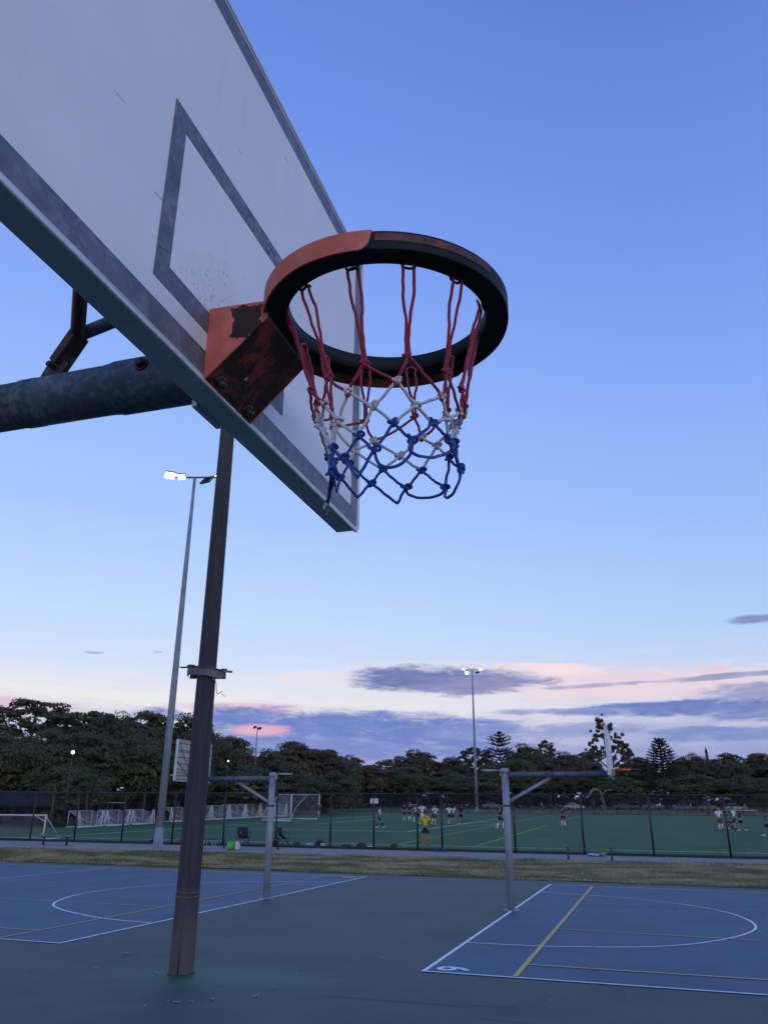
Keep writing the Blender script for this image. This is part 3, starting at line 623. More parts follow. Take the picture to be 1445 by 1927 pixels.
def make_hoop(label, group, loc, rz):
    h = thing('basketball_hoop', label, 'basketball hoop', loc, rz, group)
    # pole, cap, arm, sleeves, brace
    b = MB(); b.tube([(0, 0, -.05), (0, 0, 3.10)], .084, 28); b.build('pole', M_galv_far, h)
    b = MB(); b.lathe([(0, 3.135), (.07, 3.135), (.10, 3.115), (.10, 3.02), (.088, 3.015)], 28); b.build('pole_cap', M_galv_far, h)
    b = MB(); b.lathe([(.0, .016), (.19, .016), (.19, .002)], 28)
    for k in range(4):
        a = PI / 4 + k * PI / 2; b.tube([(.14 * math.cos(a), .14 * math.sin(a), 0), (.14 * math.cos(a), .14 * math.sin(a), .045)], .011, 8)
    b.build('base_plate', M_galv_far, h)
    b = MB()
    for z_ in (2.98, 2.38, 2.27): b = MB(); b.lathe([(.085, z_ - .02), (.093, z_ - .02), (.093, z_ + .02), (.085, z_ + .02)], 24)
    b.build('pole_band', M_bolt, h)
    az_ = 2.98
    ar = MB(); ar.tube([(.09, 0, az_), (2.12, 0, az_)], .0598, 32); arm = ar.build('arm', M_galv, h)
    s_ = MB(); s_.lathe([(.0590, 1.955), (.0622, 1.957), (.0625, 1.965), (.0625, 1.998), (.0600, 2.001), (.0600, 2.006), (.0616, 2.008), (.0616, 2.205), (.0640, 2.228), (.0664, 2.238), (.0664, 2.44)], 40, (0, 0, az_), axis='X')
    s_.build('sleeve', M_galv, arm)
    s_ = MB(); s_.lathe([(0, .016), (.011, .016), (.0125, .013), (.0125, 0), (0, 0)], 6); s_.lathe([(.0125, 0), (.0185, 0), (.0185, .004), (.0125, .004)], 20)
    s_.xf(Matrix.Translation((2.335, -.0645 * math.cos(.19), az_ + .0645 * math.sin(.19))) @ Matrix.Rotation(PI / 2 - .19, 4, 'X')); s_.build('bolt', M_brn, arm)
    br = MB(); br.tube([(.07, 0, 2.36), (1.08, 0, 2.90)], .042, 20); br.build('diagonal_brace', M_galv_far, h)
    b = MB()
    for x_ in (1.0, 1.16): b.lathe([(.060, x_ - .008), (.068, x_ - .008), (.068, x_ + .008), (.060, x_ + .008)], 24, (0, 0, az_), axis='X')
    b.box((1.08, 0, az_ - .072), (.24, .15, .012)); b.build('arm_clamp', M_bolt, h)
    # mounting plate behind the board
    b = MB(); b.box((2.456, .045, 3.0), (.014, .12, .226)); b.build('mounting_plate', M_frame, h, bevel=.003)
    # rear strut
    J = Vector(V2W((-1.275, 1.425, 3.165)))
    b = MB(); b.bar(V2W((-1.345, 1.425, 3.035)), V2W((-1.315, 1.425, 3.095)), .060, .016, (0, 1, 0))
    st_ = b.build('strut_foot', M_brn, h, bevel=.002)
    b = MB(); b.bar(V2W((-1.325, 1.425, 3.082)), J, .026, .052, (0, 1, 0)); b.build('strut_bar', M_brn, st_, bevel=.003)
    b = MB(); b.tube([V2W((-1.332, 1.395, 3.072)), V2W((-1.332, 1.455, 3.072))], .008, 6); b.build('bolt', M_bolt, st_)
    b = MB(); b.tube([J - Vector((.006, 0, .006)), V2W((-.895, .925, 3.35))], .0185, 14); b.build('rear_strut', M_brn, h)
    b = MB(); b.tube([J, V2W((-.895, 1.675, 3.5))], .0175, 14); b.build('rear_strut', M_galv, h)
    # backboard
    F = V2W((-.83, 0, 0))[0]; y0, y1, z0, z1 = V2W((0, .475, 0))[1], V2W((0, 2.358, 0))[1], 2.893, 3.997
    P = rounded(y0, y1, z0, z1, .028); Q = rounded(y0 + .012, y1 - .012, z0 + .012, z1 - .012, .018)
    b = MB(); b.prism(P, F - .008, F, 'X'); bd = b.build('backboard', M_board, h)
    n = len(P); b = MB(); vs_ = []
    for x_, R in ((F + .0012, P), (F - .0655, P), (F - .0655, Q), (F + .0012, Q)): vs_ += [(x_, p[0], p[1]) for p in R]
    fs_ = [(k * n + i, k * n + (i + 1) % n, ((k + 1) % 4) * n + (i + 1) % n, ((k + 1) % 4) * n + i) for k in range(4) for i in range(n)]
    b.add(vs_, fs_); b.build('edge_frame', M_frame, bd)
    P2 = rounded(y0 - .0015, y1 + .0015, z0 - .0015, z1 + .0015, .029); b = MB()
    b.tube([(F + .0005, p[0], p[1]) for p in P2], .0048, 8, closed=True); b.build('edge_lip', M_lip, bd)
    # border stripe and target square: painted, drawn as thin proud sheets
    def framestripe(name, a0, a1, c0, c1, w, x_, cut=None, wl=None):
        wl = wl or w; o_ = [(a0, c0), (a1, c0), (a1, c1), (a0, c1)]; i_ = [(a0 + wl, c0 + w), (a1 - wl, c0 + w), (a1 - wl, c1 - w), (a0 + wl, c1 - w)]
        for k in range(4):
            k2 = (k + 1) % 4; q = MB(); q.add([(x_, *o_[k]), (x_, *o_[k2]), (x_, *i_[k2]), (x_, *i_[k])], [(0, 1, 2, 3)]); q.build(name, M_stripe, bd)
    framestripe('border_stripe', y0 + .004, y1 - .012, z0 + .006, z1 - .004, .066, F + .0008, wl=.060)
    framestripe('target_square', V2W((0, 1.098, 0))[1], V2W((0, 1.727, 0))[1], 3.013, 3.486, .053, F + .0012, wl=.051)
    # back skin and ribs
    b = MB(); b.box((F - .024, (y0 + y1) / 2, (z0 + z1) / 2), (.028, y1 - y0 - .03, z1 - z0 - .03)); b.build('back_panel', M_boardback, bd)
    for z_ in (.035, .13, .20, .27, .42, .58, .72, .76, .93): 
        b = MB(); b.box((F - .046, (y0 + y1) / 2, z0 + .02 + z_ * 1.06), (.014, y1 - y0 - .05, .014)); b.build('rib', M_rib, bd)
    for t_ in (.22, .5, .78):
        b = MB(); b.box((F - .044, y0 + (y1 - y0) * t_, (z0 + z1) / 2), (.008, .016, z1 - z0 - .06)); b.build('rib', M_boardback, bd)
    for s1 in (-1, 1):
        b = MB(); b.tube([(F - .06, .02 + s1 * .80, 3.86), (F - .09, .02 + s1 * .12, 3.04)], .010, 8); b.build('back_stay', M_rib, bd)
        b = MB(); b.tube([(F - .06, .02 + s1 * .88, 3.42), (F - .09, .02 + s1 * .30, 3.04)], .010, 8); b.build('back_stay', M_rib, bd)
    # ring bracket: two side plates and a sloped bottom plate
    bk_ = MB(); yl, yr = V2W((0, 1.317, 0))[1], V2W((0, 1.545, 0))[1]; xa, xb_ = F + .001, V2W((-.686, 0, 0))[0]
    side = [(xa, 3.078), (xb_, 3.071), (xb_ + .004, 3.026), (xa, 2.892)]
    bk_.prism(side, yl, yl + .005, 'Y'); brk = bk_.build('ring_bracket', M_orange, h, bevel=.0015)
    b = MB(); b.prism([(xa, 3.078), (xb_ - .02, 3.071), (xb_ - .004, 3.032), (xa, 2.893)], yr - .005, yr, 'Y'); b.build('side_plate', M_orange, brk)
    # bottom plate with a drain hole
    b = MB(); A_ = [Vector((xa, yl + .006, 2.8935)), Vector((xa, yr - .006, 2.8945)), Vector((xb_ - .004, yr - .006, 3.034)), Vector((xb_ + .012, yl + .09, 3.052)), Vector((xb_ + .004, yl + .006, 3.027))]
    hc = Vector((V2W((-.776, 1.42, 0))[0], V2W((0, 1.42, 0))[1], 0)); nh = 20
    def zp(x_): return 2.893 + (x_ - xa) / (xb_ - xa) * .139
    ring_ = [(hc.x + .0075 * math.cos(2 * PI * k / nh), hc.y + .0075 * math.sin(2 * PI * k / nh)) for k in range(nh)]
    out_ = []
    corners = [(xa, yl + .006), (xb_ + .004, yl + .006), (xb_ - .004, yr - .006), (xa, yr - .006)]
    for k in range(nh):
        a = 2 * PI * k / nh; dx_, dy_ = math.cos(a), math.sin(a); t_ = 9
        if dx_ > 1e-6: t_ = min(t_, (xb_ - hc.x) / dx_)
        if dx_ < -1e-6: t_ = min(t_, (xa - hc.x) / dx_)
        if dy_ > 1e-6: t_ = min(t_, (yr - .006 - hc.y) / dy_)
        if dy_ < -1e-6: t_ = min(t_, (yl + .006 - hc.y) / dy_)
        out_.append((hc.x + dx_ * t_, hc.y + dy_ * t_))
    def snap(P_):
        for cx_, cy_ in corners:
            i = min(range(nh), key=lambda i: (P_[i][0] - cx_) ** 2 + (P_[i][1] - cy_) ** 2); P_[i] = (cx_, cy_)
        return P_
    out_ = snap(out_)
    vs_ = []
    for dz_ in (0, .005):
        vs_ += [(p[0], p[1], zp(p[0]) + dz_) for p in ring_] + [(p[0], p[1], zp(p[0]) + dz_) for p in out_]
    fs_ = []
    for k in range(nh):
        k2 = (k + 1) % nh
        fs_ += [(k, nh + k, nh + k2, k2), (2 * nh + k2, 3 * nh + k2, 3 * nh + k, 2 * nh + k), (k, k2, 2 * nh + k2, 2 * nh + k), (nh + k2, nh + k, 3 * nh + k, 3 * nh + k2)]
    b.add(vs_, fs_); b.build('bottom_plate', M_rust, brk)
    for yy in (1.362, 1.500):
        b = MB(); b.lathe([(0, .016), (.0085, .016), (.0095, .012), (.0095, 0)], 6); b.lathe([(.0095, .001), (.0155, .001), (.0155, -.001)], 20)
        xx = V2W((-.812, 0, 0))[0]; sl = math.atan2(.139, .144)
        b.xf(Matrix.Translation((xx, V2W((0, yy, 0))[1], zp(xx) - .001)) @ Matrix.Rotation(-sl, 4, 'Y') @ Matrix.Rotation(PI, 4, 'X')); b.build('bolt', M_bolt, brk)
    # ring: inner wall, underside, outer wall
    prof = lambda a: [(.2235, .0355), (.2250, .0), (.2275, -.0015), (.236, .0015), (.2640, zb(a) * .35 + .003), (.2715, zb(a) + .002), (.2745, zb(a)), (.2755, zb(a) + .004), (.2750, .0385), (.2735, .0415), (.2270, .0385)]
    b = MB(); b.lathe(prof, 128, closedprof=True); b.xf(RT); rg = b.build('ring', M_ring, h)
    # orange strap wrapped half way round each side of the ring, with a rounded end
    def strap(a0, a1, sgn):
        n_ = 60; vs_ = []; b_ = MB()
        for i in range(n_ + 1):
            t_ = i / n_; a = math.radians(a0 + (a1 - a0) * t_); e_ = max(0, (t_ - .93) / .07); lo_ = zb(a) - .0015; hi_ = .0405
            if e_ > 0: lo_ = lo_ + (hi_ - lo_) * (1 - math.sqrt(max(0, 1 - e_ * e_))) * .95
            for r_, z_ in ((.2762, lo_), (.2800, lo_), (.2800, hi_), (.2762, hi_)): vs_.append((r_ * math.cos(a), r_ * math.sin(a), z_))
        fs_ = [(i * 4 + k, (i + 1) * 4 + k, (i + 1) * 4 + (k + 1) % 4, i * 4 + (k + 1) % 4) for i in range(n_) for k in range(4)] + [(0, 1, 2, 3), tuple(n_ * 4 + k for k in (3, 2, 1, 0))]
        b_.add(vs_, fs_, False); b_.xf(RT); o_ = b_.build('ring_strap', M_orange, rg)
    strap(-163, -79, 1); strap(163, 60, -1)
    # worn inner face of the far strap, visible from underneath
    b = MB(); b.lathe(lambda a: [(.2600, zb(a) * .35 + .0005), (.2690, zb(a) * .75 - .0005), (.2742, zb(a) - .0018)], 60, a0=math.radians(66), a1=math.radians(162)); b.xf(RT); b.build('strap_edge', M_rim, rg)
    b = MB(); b.lathe([(.2762, .018), (.2768, .024), (.2764, .033), (.2752, .0365)], 40, a0=math.radians(-78), a1=math.radians(-22)); b.xf(RT); b.build('worn_band', M_rim, rg)
    # net hooks under the ring
    for a in HOOK_A:
        b = MB(); a = math.radians(a); q = [(.2245, .012), (.219, .002), (.2185, -.006), (.2235, -.009), (.229, -.004)]
        for da in (-.045, .045):
            pass
        pts = [Vector((.2275 * math.cos(a + d_), .2275 * math.sin(a + d_), z_)) for d_, z_ in ((-.055, .0), (-.045, -.007), (0, -.009), (.045, -.007), (.055, 0))]
        b.tube(spline(pts, 3), .0028, 7); b.xf(RT); b.build('net_hook', M_ring, rg)
    # grey goal ring on the other side of the pole
    b = MB(); b.box((-.105, 0, 3.02), (.012, .13, .13)); b.bar((-.11, -.03, 3.075), (-.19, -.03, 3.085), .012, .012); b.bar((-.11, .03, 3.075), (-.19, .03, 3.085), .012, .012)
    gb = b.build('goal_ring_bracket', M_greyring, h)
    b = MB(); b.tube([(-.38 + .20 * math.cos(2 * PI * k / 48), .20 * math.sin(2 * PI * k / 48), 3.088) for k in range(48)], .0115, 10, closed=True); b.build('goal_ring', M_greyring, gb)
    return h
HOOK_A = [-151, -123.5, -91, -62, -34.5, -4, 30.5, 61.5, 91, 121.5, 150.5, 169.5]
near = make_hoop('nearest basketball hoop, with rust-worn orange bracket and red, white and blue net', 'basketball hoops on single poles', (-3.36, 1.425, 0), 0)
hr = copy_tree(near); hr.location = (-3.19, 20.25, 0)
hr['label'] = 'grey basketball hoop on the edge of the right blue court, its board seen edge-on'
hl = copy_tree(near); hl.location = (-9.70, 20.9, 0); hl.rotation_euler = (0, 0, PI)
hl['label'] = 'grey basketball hoop on the edge of the left blue court, its ribbed board back showing'

# ------------------------------------------------------------------ net
net_e = bpy.data.objects.new('net', None); COL.objects.link(net_e); net_e.parent = near
NC = Vector(V2W((-.4506, 1.4545, 0)))
def P_(k): return Vector(V2W(NODES[k]))
RCORD = .0033
def cordpiece(name, pts, m, seed=0, wob=.0008, r=RCORD):
    rr = random.Random(seed); S_ = spline(pts, 7); out = []
    ph = [rr.uniform(0, 6.28) for _ in range(6)]; L = 0
    for i, p in enumerate(S_):
        t_ = i / (len(S_) - 1); e_ = math.sin(PI * t_)
        if i: L += (S_[i] - S_[i - 1]).length
        w = wob * min(1, e_ * 2)
        out.append(p + Vector((math.sin(L * 95 + ph[0]) + .6 * math.sin(L * 210 + ph[1]), math.sin(L * 80 + ph[2]) + .6 * math.sin(L * 190 + ph[3]), .5 * math.sin(L * 120 + ph[4]))) * w)
    b = MB(); b.tube(out, r, 8); return b.build(name, m, net_e)
def knot(name, p, m, seed, size=.0072, r=RCORD * 1.02):
    rr = random.Random(seed); b = MB()
    out = (p - NC); out.z = 0; out.normalize(); tan = Vector((-out.y, out.x, 0))
    R = Matrix((tan, Vector((0, 0, 1)), out)).transposed() @ Matrix.Rotation(rr.uniform(-.5, .5), 3, 'Z') @ Matrix.Rotation(rr.uniform(-.3, .3), 3, 'X')
    pts = []
    for k in range(30):           # open overhand knot
        t_ = 2 * PI * k / 30
        q = Vector(((math.sin(t_) + 1.7 * math.sin(2 * t_)) * .5, (math.cos(t_) - 1.5 * math.cos(2 * t_)) * .36, -math.sin(3 * t_) * .62)) * size
        pts.append(p + R @ q)
    b.tube(pts, r, 8, closed=True); return b.build(name, m, net_e)
sd_ = 0
A12 = list(range(12))
for k in A12:      # long red loops, two strands over the hook
    kk = P_(f'k{k}'); a_, b_ = P_(f'h{k}a'), P_(f'h{k}b'); up = Vector((0, 0, 1)); mid = (a_ + b_) / 2 + Vector((0, 0, .004))
    o_ = (mid - NC); o_.z = 0; o_.normalize(); tn = (b_ - a_).normalized()
    sep = min(.011, (a_ - b_).length / 2 + .003)
    a_, b_ = mid - tn * max(sep, .008), mid + tn * max(sep, .008)
    for s_, e_ in ((-1, a_), (1, b_)):
        m1 = e_.lerp(kk, .32) + tn * s_ * .0035; m2 = e_.lerp(kk, .68) + tn * s_ * -.0005
        sd_ += 1; cordpiece('red_cord', [mid + o_ * -.001 + up * .002, e_ - up * .004, e_ - up * .016, m1, m2, kk + tn * s_ * .003 + up * .006, kk], M_red, sd_, .0007)
    knot('red_knot', kk, M_red, 100 + k, .0068)
def sag(a, b, s, seed, out=0.0):
    r_ = random.Random(seed); d = (b - a); m = (a + b) / 2 + Vector((0, 0, -s)); o_ = (m - NC); o_.z = 0; o_.normalize()
    return [a, a.lerp(m, .5) + Vector((0, 0, -s * .35)) + o_ * out, m + o_ * out, b.lerp(m, .5) + Vector((0, 0, -s * .35)) + o_ * out, b]
for k in A12:      # red tails from each knot to its two neighbours' meeting points
    for m_ in (k, (k - 1) % 12):
        sd_ += 1; cordpiece('red_cord', sag(P_(f'k{k}'), P_(f'm{m_}'), .006 if (k + m_) % 3 else .001, sd_, .003), M_red, sd_, .0008)
for k in A12:
    knot('white_knot', P_(f'm{k}'), M_white, 200 + k, .0074)
    q = P_(f'm{k}'); b = MB(); o_ = (q - NC); o_.z = 0; o_.normalize()
    tn = Vector((-o_.y, o_.x, 0)); cordpiece('red_bight', [q + tn * .004 + Vector((0, 0, .006)), q + tn * .0045 - Vector((0, 0, .006)), q - Vector((0, 0, .011)), q - tn * .0045 - Vector((0, 0, .006)), q - tn * .004 + Vector((0, 0, .006))], M_red, 5, 0)
    for w_ in (k, (k + 1) % 12):
        sd_ += 1; cordpiece('white_cord', sag(q, P_(f'w{w_}'), .003, sd_), M_white, sd_, .0008)
for k in A12:
    knot('white_knot', P_(f'w{k}'), M_white, 300 + k, .0082)
    for b_ in (k, (k - 1) % 12):
        sd_ += 1; cordpiece('white_cord', sag(P_(f'w{k}'), P_(f'b{b_}'), .002, sd_), M_white, sd_, .0008)
BL = ['B0', 'B1', 'B2', 'B3', 'B4', 'B5', 'B6', 'B7', 'B8', 'B9']
bmap = {0: ('B0', 'B1'), 1: ('B1', 'B2'), 2: ('B2', 'B3'), 3: ('B3', 'B4'), 4: ('B4', 'B5'), 5: ('B4', 'B5'), 6: ('B5', 'B6'), 7: ('B6', 'B7'), 8: ('B7', 'B8'), 9: ('B8', 'B9'), 10: ('B9', 'B0'), 11: ('B0', 'B9')}
for k in A12:
    knot('blue_knot', P_(f'b{k}'), M_bluec, 400 + k, .0080)
    for t_ in bmap[k]:
        sd_ += 1; cordpiece('blue_cord', sag(P_(f'b{k}'), P_(t_), .003, sd_), M_bluec, sd_, .0010, .0032)
for k, nm in enumerate(BL): knot('blue_knot', P_(nm), M_bluec, 500 + k, .0090)
UL = [('B1', 'u1', 'B2', 0), ('B2', 'u2', 'B3', 1), ('B3', 'u3', 'B4', 1), ('B4', 'u4', 'B5', 0), ('B5', 'u5', 'B6', 1), ('B6', 'u6', 'B7', 1), ('B7', 'u7', 'B8', 0), ('B8', 'u8', 'B9', 0), ('B9', 'u9', 'B0', 0), ('B0', 'u10', 'B0', 0)]
for i, (a_, u_, b_, soft) in enumerate(UL):
    A_, U_, B_ = P_(a_), P_(u_), P_(b_)
    if a_ == b_: B_ = B_ + Vector((.008, .004, 0))
    l_, r_ = A_.lerp(U_, .55), B_.lerp(U_, .55); d_ = (B_ - A_)
    if soft:
        pts = []
        for q_ in range(11):
            t_ = q_ / 10; lin_ = A_.lerp(B_, .5 - .5 * math.cos(PI * t_)); w_ = math.sin(PI * t_) ** .75
            pts.append(lin_.lerp(lin_ + (U_ - (A_ + B_) / 2), w_))
    else: pts = [A_, l_, U_ - d_ * .03 + Vector((0, 0, .002)), U_ + d_ * .03 + Vector((0, 0, .002)), r_, B_]
    cordpiece('blue_cord', pts, M_bluec, 600 + i, .0008, .0033)
u = P_('u10'); b = MB(); b.bar(u + Vector((0, 0, .006)), u + Vector((-.010, -.002, -.020)), .007, .004); b.bar(u + Vector((.004, 0, .0)), u + Vector((-.002, .001, -.028)), .0012, .0012)
b.build('cord_clip', mat('cord_clip', (.05, .05, .055), (.5, .5, .5), 90, .5, lo=.5, hi=.52), net_e)
for i, (k_, dv) in enumerate((('h5a', (-.004, -.004, .012)), ('k9', (-.016, 0, .006)))):
    q = P_(k_); b = MB(); b.tube([q, q + Vector(dv) * .6, q + Vector(dv)], [.003, .0028, .002], 7); b.build('frayed_end', M_red, net_e)
# ------------------------------------------------------------------ old brown pole
def ex_old(t, v, col, b):
    st_ = t.nodes.new('ShaderNodeMapping'); st_.inputs['Scale'].default_value = (6, 6, .35); t.links.new(v, st_.inputs[0])
    s_ = SM(t, NOISE(t, st_.outputs[0], 2.5, 6, .7), .4, .68)
    col = MIX(t, s_, (.042, .041, .048, 1), (.062, .060, .067, 1))
    sp = t.nodes.new('ShaderNodeSeparateXYZ'); t.links.new(v, sp.inputs[0])
    lowm = M(t, 'SUBTRACT', 1.0, SM(t, M(t, 'ADD', sp.outputs[2], M(t, 'MULTIPLY', NOISE(t, v, 3, 4, .6), .6)), .5, 1.6))
    col = MIX(t, M(t, 'MULTIPLY', lowm, .6), col, (.125, .115, .105, 1))
    return MIX(t, M(t, 'MULTIPLY', SM(t, NOISE(t, v, 22, 4, .7), .6, .72), .5), col, (.05, .042, .042, 1))
M_old = mat('weathered_pole', (.1, .08, .08), extra=ex_old, rough=.8, spec=.25, bump=.35, bscale=18, bdist=.01)
M_band = mat('rusty_band', (.12, .10, .10), (.07, .06, .06), 9, .6, .3)
M_angle = mat('angle_iron', (.15, .16, .19), (.10, .10, .12), 8, .6, .3)
op = thing('old_pole', 'thick weathered brown pole with crossed irons half way up and metal straps low down', 'pole', (-6.26, 10.89, 0))
b = MB(); n8 = 16; prof_r = [(0, .168), (.05, .166), (2, .158), (4, .142), (6.5, .130), (9.6, .115)]; vs = []
for z_, r_ in prof_r:
    for k in range(n8): a = 2 * PI * (k + .3) / n8; f_ = 1.0 if k % 2 else .985; vs.append((r_ * f_ * math.cos(a), r_ * f_ * math.sin(a), z_))
fs = [(j * n8 + k, j * n8 + (k + 1) % n8, (j + 1) * n8 + (k + 1) % n8, (j + 1) * n8 + k) for j in range(len(prof_r) - 1) for k in range(n8)] + [tuple((len(prof_r) - 1) * n8 + k for k in range(n8))]
b.add(vs, fs, True); b.build('shaft', M_old, op)
for z_ in (.93, .985):
    b = MB(); b.lathe([(.163, z_), (.170, z_ + .003), (.170, z_ + .027), (.163, z_ + .03)], 32); b.box((.12, -.125, z_ + .015), (.03, .03, .04)); b.build('strap', M_band, op)
b = MB(); b.tube([(.045, -.166, .0), (.043, -.164, .5), (.040, -.162, .92)], .009, 8); b.build('conduit', M_band, op)
b = MB(); b.lathe([(.162, .010), (.185, .006), (.20, .0)], 24); b.build('base_ring', mat('moss_ring', (.030, .065, .045), (.022, .042, .034), 9, .9), op)
Rv = Vector((.954, .298, 0)); Fv = Vector((-.298, .954, 0))                 # right and away as seen from the court
def L_iron(a, b_, name='angle_iron'):
    a, b_ = Vector(a), Vector(b_); m = MB(); m.bar(a, b_, .012, .13); m.bar(a + Vector((0, 0, .065)), b_ + Vector((0, 0, .065)), .09, .010)
    return m.build(name, M_angle, op)
zc = 4.07
c_ = Fv * -.17 + Vector((0, 0, zc))
L_iron(c_ - Rv * .27 + Fv * .06 + Vector((0, 0, .02)), c_ + Rv * .02 - Fv * .03 + Vector((0, 0, -.01)))
L_iron(c_ + Rv * .02 - Fv * .03, c_ + Rv * .29 + Fv * .02 - Vector((0, 0, .06)))
L_iron(c_ - Rv * .33 + Fv * .30 + Vector((0, 0, .03)), c_ - Rv * .20 + Fv * .02 + Vector((0, 0, .03)))
L_iron(c_ + Rv * .22 + Fv * .34, c_ + Rv * .30 + Fv * .02 - Vector((0, 0, .03)))
L_iron(c_ - Rv * .30 + Fv * .36, c_ + Rv * .26 + Fv * .36)
b = MB(); b.bar(c_ - Rv * .42 + Fv * .2 + Vector((0, 0, .085)), c_ - Rv * .15 + Fv * .1 + Vector((0, 0, .075)), .10, .010)
b.build('end_plate', M_angle, op); b = MB(); b.bar(c_ + Rv * .27 + Vector((0, 0, .0)), c_ + Rv * .42 + Fv * .05 - Vector((0, 0, .005)), .03, .03); b.build('end_plate', M_angle, op)
M_wire = mat('grey_wire', (.30, .33, .34), rough=.5)
for P0 in ([(-.27, -.0), (-.22, -.10), (-.14, -.12), (-.10, -.11)], [(.13, -.11), (.19, -.17), (.21, -.30), (.235, -.345), (.26, -.335), (.30, -.30)]):
    b = MB(); b.tube(spline([c_ + Rv * x_ + Vector((0, 0, y_)) for x_, y_ in P0], 6), .0055, 6); b.build('loose_wire', M_wire, op)
b = MB(); b.bar(c_ + Rv * .29 + Vector((0, 0, -.345)), c_ + Rv * .35 + Vector((0, 0, -.385)), .008, .008); b.build('wire_end', M_wire, op)
# ------------------------------------------------------------------ floodlights
M_lamp = emis('lamp_lens', (1.0, .98, .92), 5.0); M_lampd = emis('lamp_small', (1.0, .90, .72), 3.0); M_black = mat('dark_casing', (.03, .033, .038), (.05, .05, .055), 9, .5)
M_pole = mat('floodlight_pole', (.25, .28, .33), (.19, .22, .27), 1.3, .55, .2)
def flood(label, x, y, H, r0, r1, arm, heads, rz, group='tall floodlights'):
    z = terr(x, y); t = thing('floodlight', label, 'floodlight', (x, y, z), rz, group)
    b = MB(); b.tube([(0, 0, -.3), (0, 0, H * .35), (0, 0, H * .7), (0, 0, H)], [r0, r0 * .83 + r1 * .17, r0 * .45 + r1 * .55, r1], 14); b.build('pole', M_pole, t)
    b = MB(); b.lathe([(r0 * 1.5, 0), (r0 * 1.5, .05), (r0 * 1.2, .07), (r0 * 1.08, .8), (r0, .9)], 16); b.build('pole_base', M_pole, t)
    if arm: b = MB(); b.bar((-arm, 0, H - .02), (arm, 0, H + .02), .08, .08); b.build('cross_arm', M_black, t)
    for hx, hy, dz, yaw, tilt, w, lit in heads:
        R = Matrix.Translation((hx, hy, H + dz)) @ Matrix.Rotation(yaw, 4, 'Z') @ Matrix.Rotation(tilt, 4, 'X')
        m = MB(); m.box((0, 0, .06), (w, w * .8, .10)); m.box((0, 0, .14), (w * .55, w * .4, .08)); m.xf(R); hd = m.build('lamp_head', M_black, t)
        m = MB(); m.box((0, 0, -.012), (w * .93, w * .74, .03)); m.xf(R); m.build('lens', M_lamp if lit else M_black, hd)
        m = MB(); m.bar((hx, hy, H + dz + .15), (max(-arm, min(arm, hx)), 0, H), .05, .05); m.build('bracket', M_black, hd)
    return t
yaw = math.radians(17.35)
flood('tall grey floodlight beside the path left of the old brown pole, its lamps lit', -24.6, 39.3, 21.1, .21, .085, 1.45,
      [(-1.45, -.35, -.02, .45, -.40, .66, True), (-.78, -.2, -.05, -.15, -.55, .50, True), (.75, .25, -.10, 2.6, -.9, .80, False), (1.5, .2, .08, -.3, -.60, .55, True)], yaw)
flood('tall floodlight on the far side of the turf field, lamps glaring against the dark cloud', -28.0, 144.8, 24.7, .24, .10, 1.2,
      [(-1.5, -.2, .12, .2, -.45, .62, True), (-1.0, -.3, -.6, 0, -1.1, .60, True), (1.6, -.1, .15, -.2, -.5, .70, True), (.95, -.3, -.55, 2.6, -.5, .8, False)], yaw)
flood('small unlit twin floodlight rising out of the trees behind the left hoop', -51.0, 104.0, 11.6, .10, .06, .45,
      [(-.35, 0, .0, 2.4, -.9, .5, False), (.35, 0, -.15, 2.8, -1.0, .5, False)], yaw)
def glowlamp(x, y, z, H, r, label):
    t = thing('park_lamp', label, 'lamp', (x, y, z), 0, 'small park lamps glowing in the trees')
    b = MB(); b.tube([(0, 0, -.2), (0, 0, H - .2)], .03, 8); b.build('pole', M_black, t)
    b = MB(); b.lathe([(0, H + r), (r * .7, H + r * .7), (r, H), (r * .7, H - r * .7), (0, H - r)], 10); b.build('globe', M_lampd, t)
glowlamp(-45.4, 58.1, 1.1, 5.85, .15, 'small warm park lamp glowing in the dark trees left of the tall floodlight')
glowlamp(-45.0, 84.8, 1.6, 6.3, .09, 'tiny park lamp in the dark trees right of the old brown pole')

# ------------------------------------------------------------------ chain-link fence
M_fence = mat('fence_black', (.012, .014, .018), rough=.5); M_mesh = mat('fence_mesh', (.016, .020, .024), rough=.6)
FH = 2.62
fx = [-49.2, -46.2, -43.1, -40.0, -36.9, -33.74, -30.76, -27.68, -24.53, -21.47, -18.44, -15.42, -13.1, -10.83, -9.6, -6.05, -2.88, .17, 3.38, 6.5, 9.6, 12.7, 15.8]
def zf(x): return plane(x, FY)
fe = thing('chain_link_fence', 'black chain-link fence with slim posts along the near side of the turf field', 'fence', (0, FY, 0))
b = MB(); b.tube([(0, 0, -.1), (0, 0, FH)], .046, 10); p0 = b.build('post', M_fence, fe); p0.location = (fx[0], 0, zf(fx[0]))
for x in fx[1:]:
    o = p0.copy(); COL.objects.link(o); o.location = (x, 0, zf(x))
b = MB(); b.tube([(x, 0, zf(x) + FH) for x in fx], .032, 8); b.build('top_rail', M_fence, fe)
b = MB()
for i in range(len(fx) - 1): b.bar((fx[i], 0, zf(fx[i]) + .06), (fx[i + 1], 0, zf(fx[i + 1]) + .06), .05, .14)
b.build('bottom_rail', M_fence, fe)
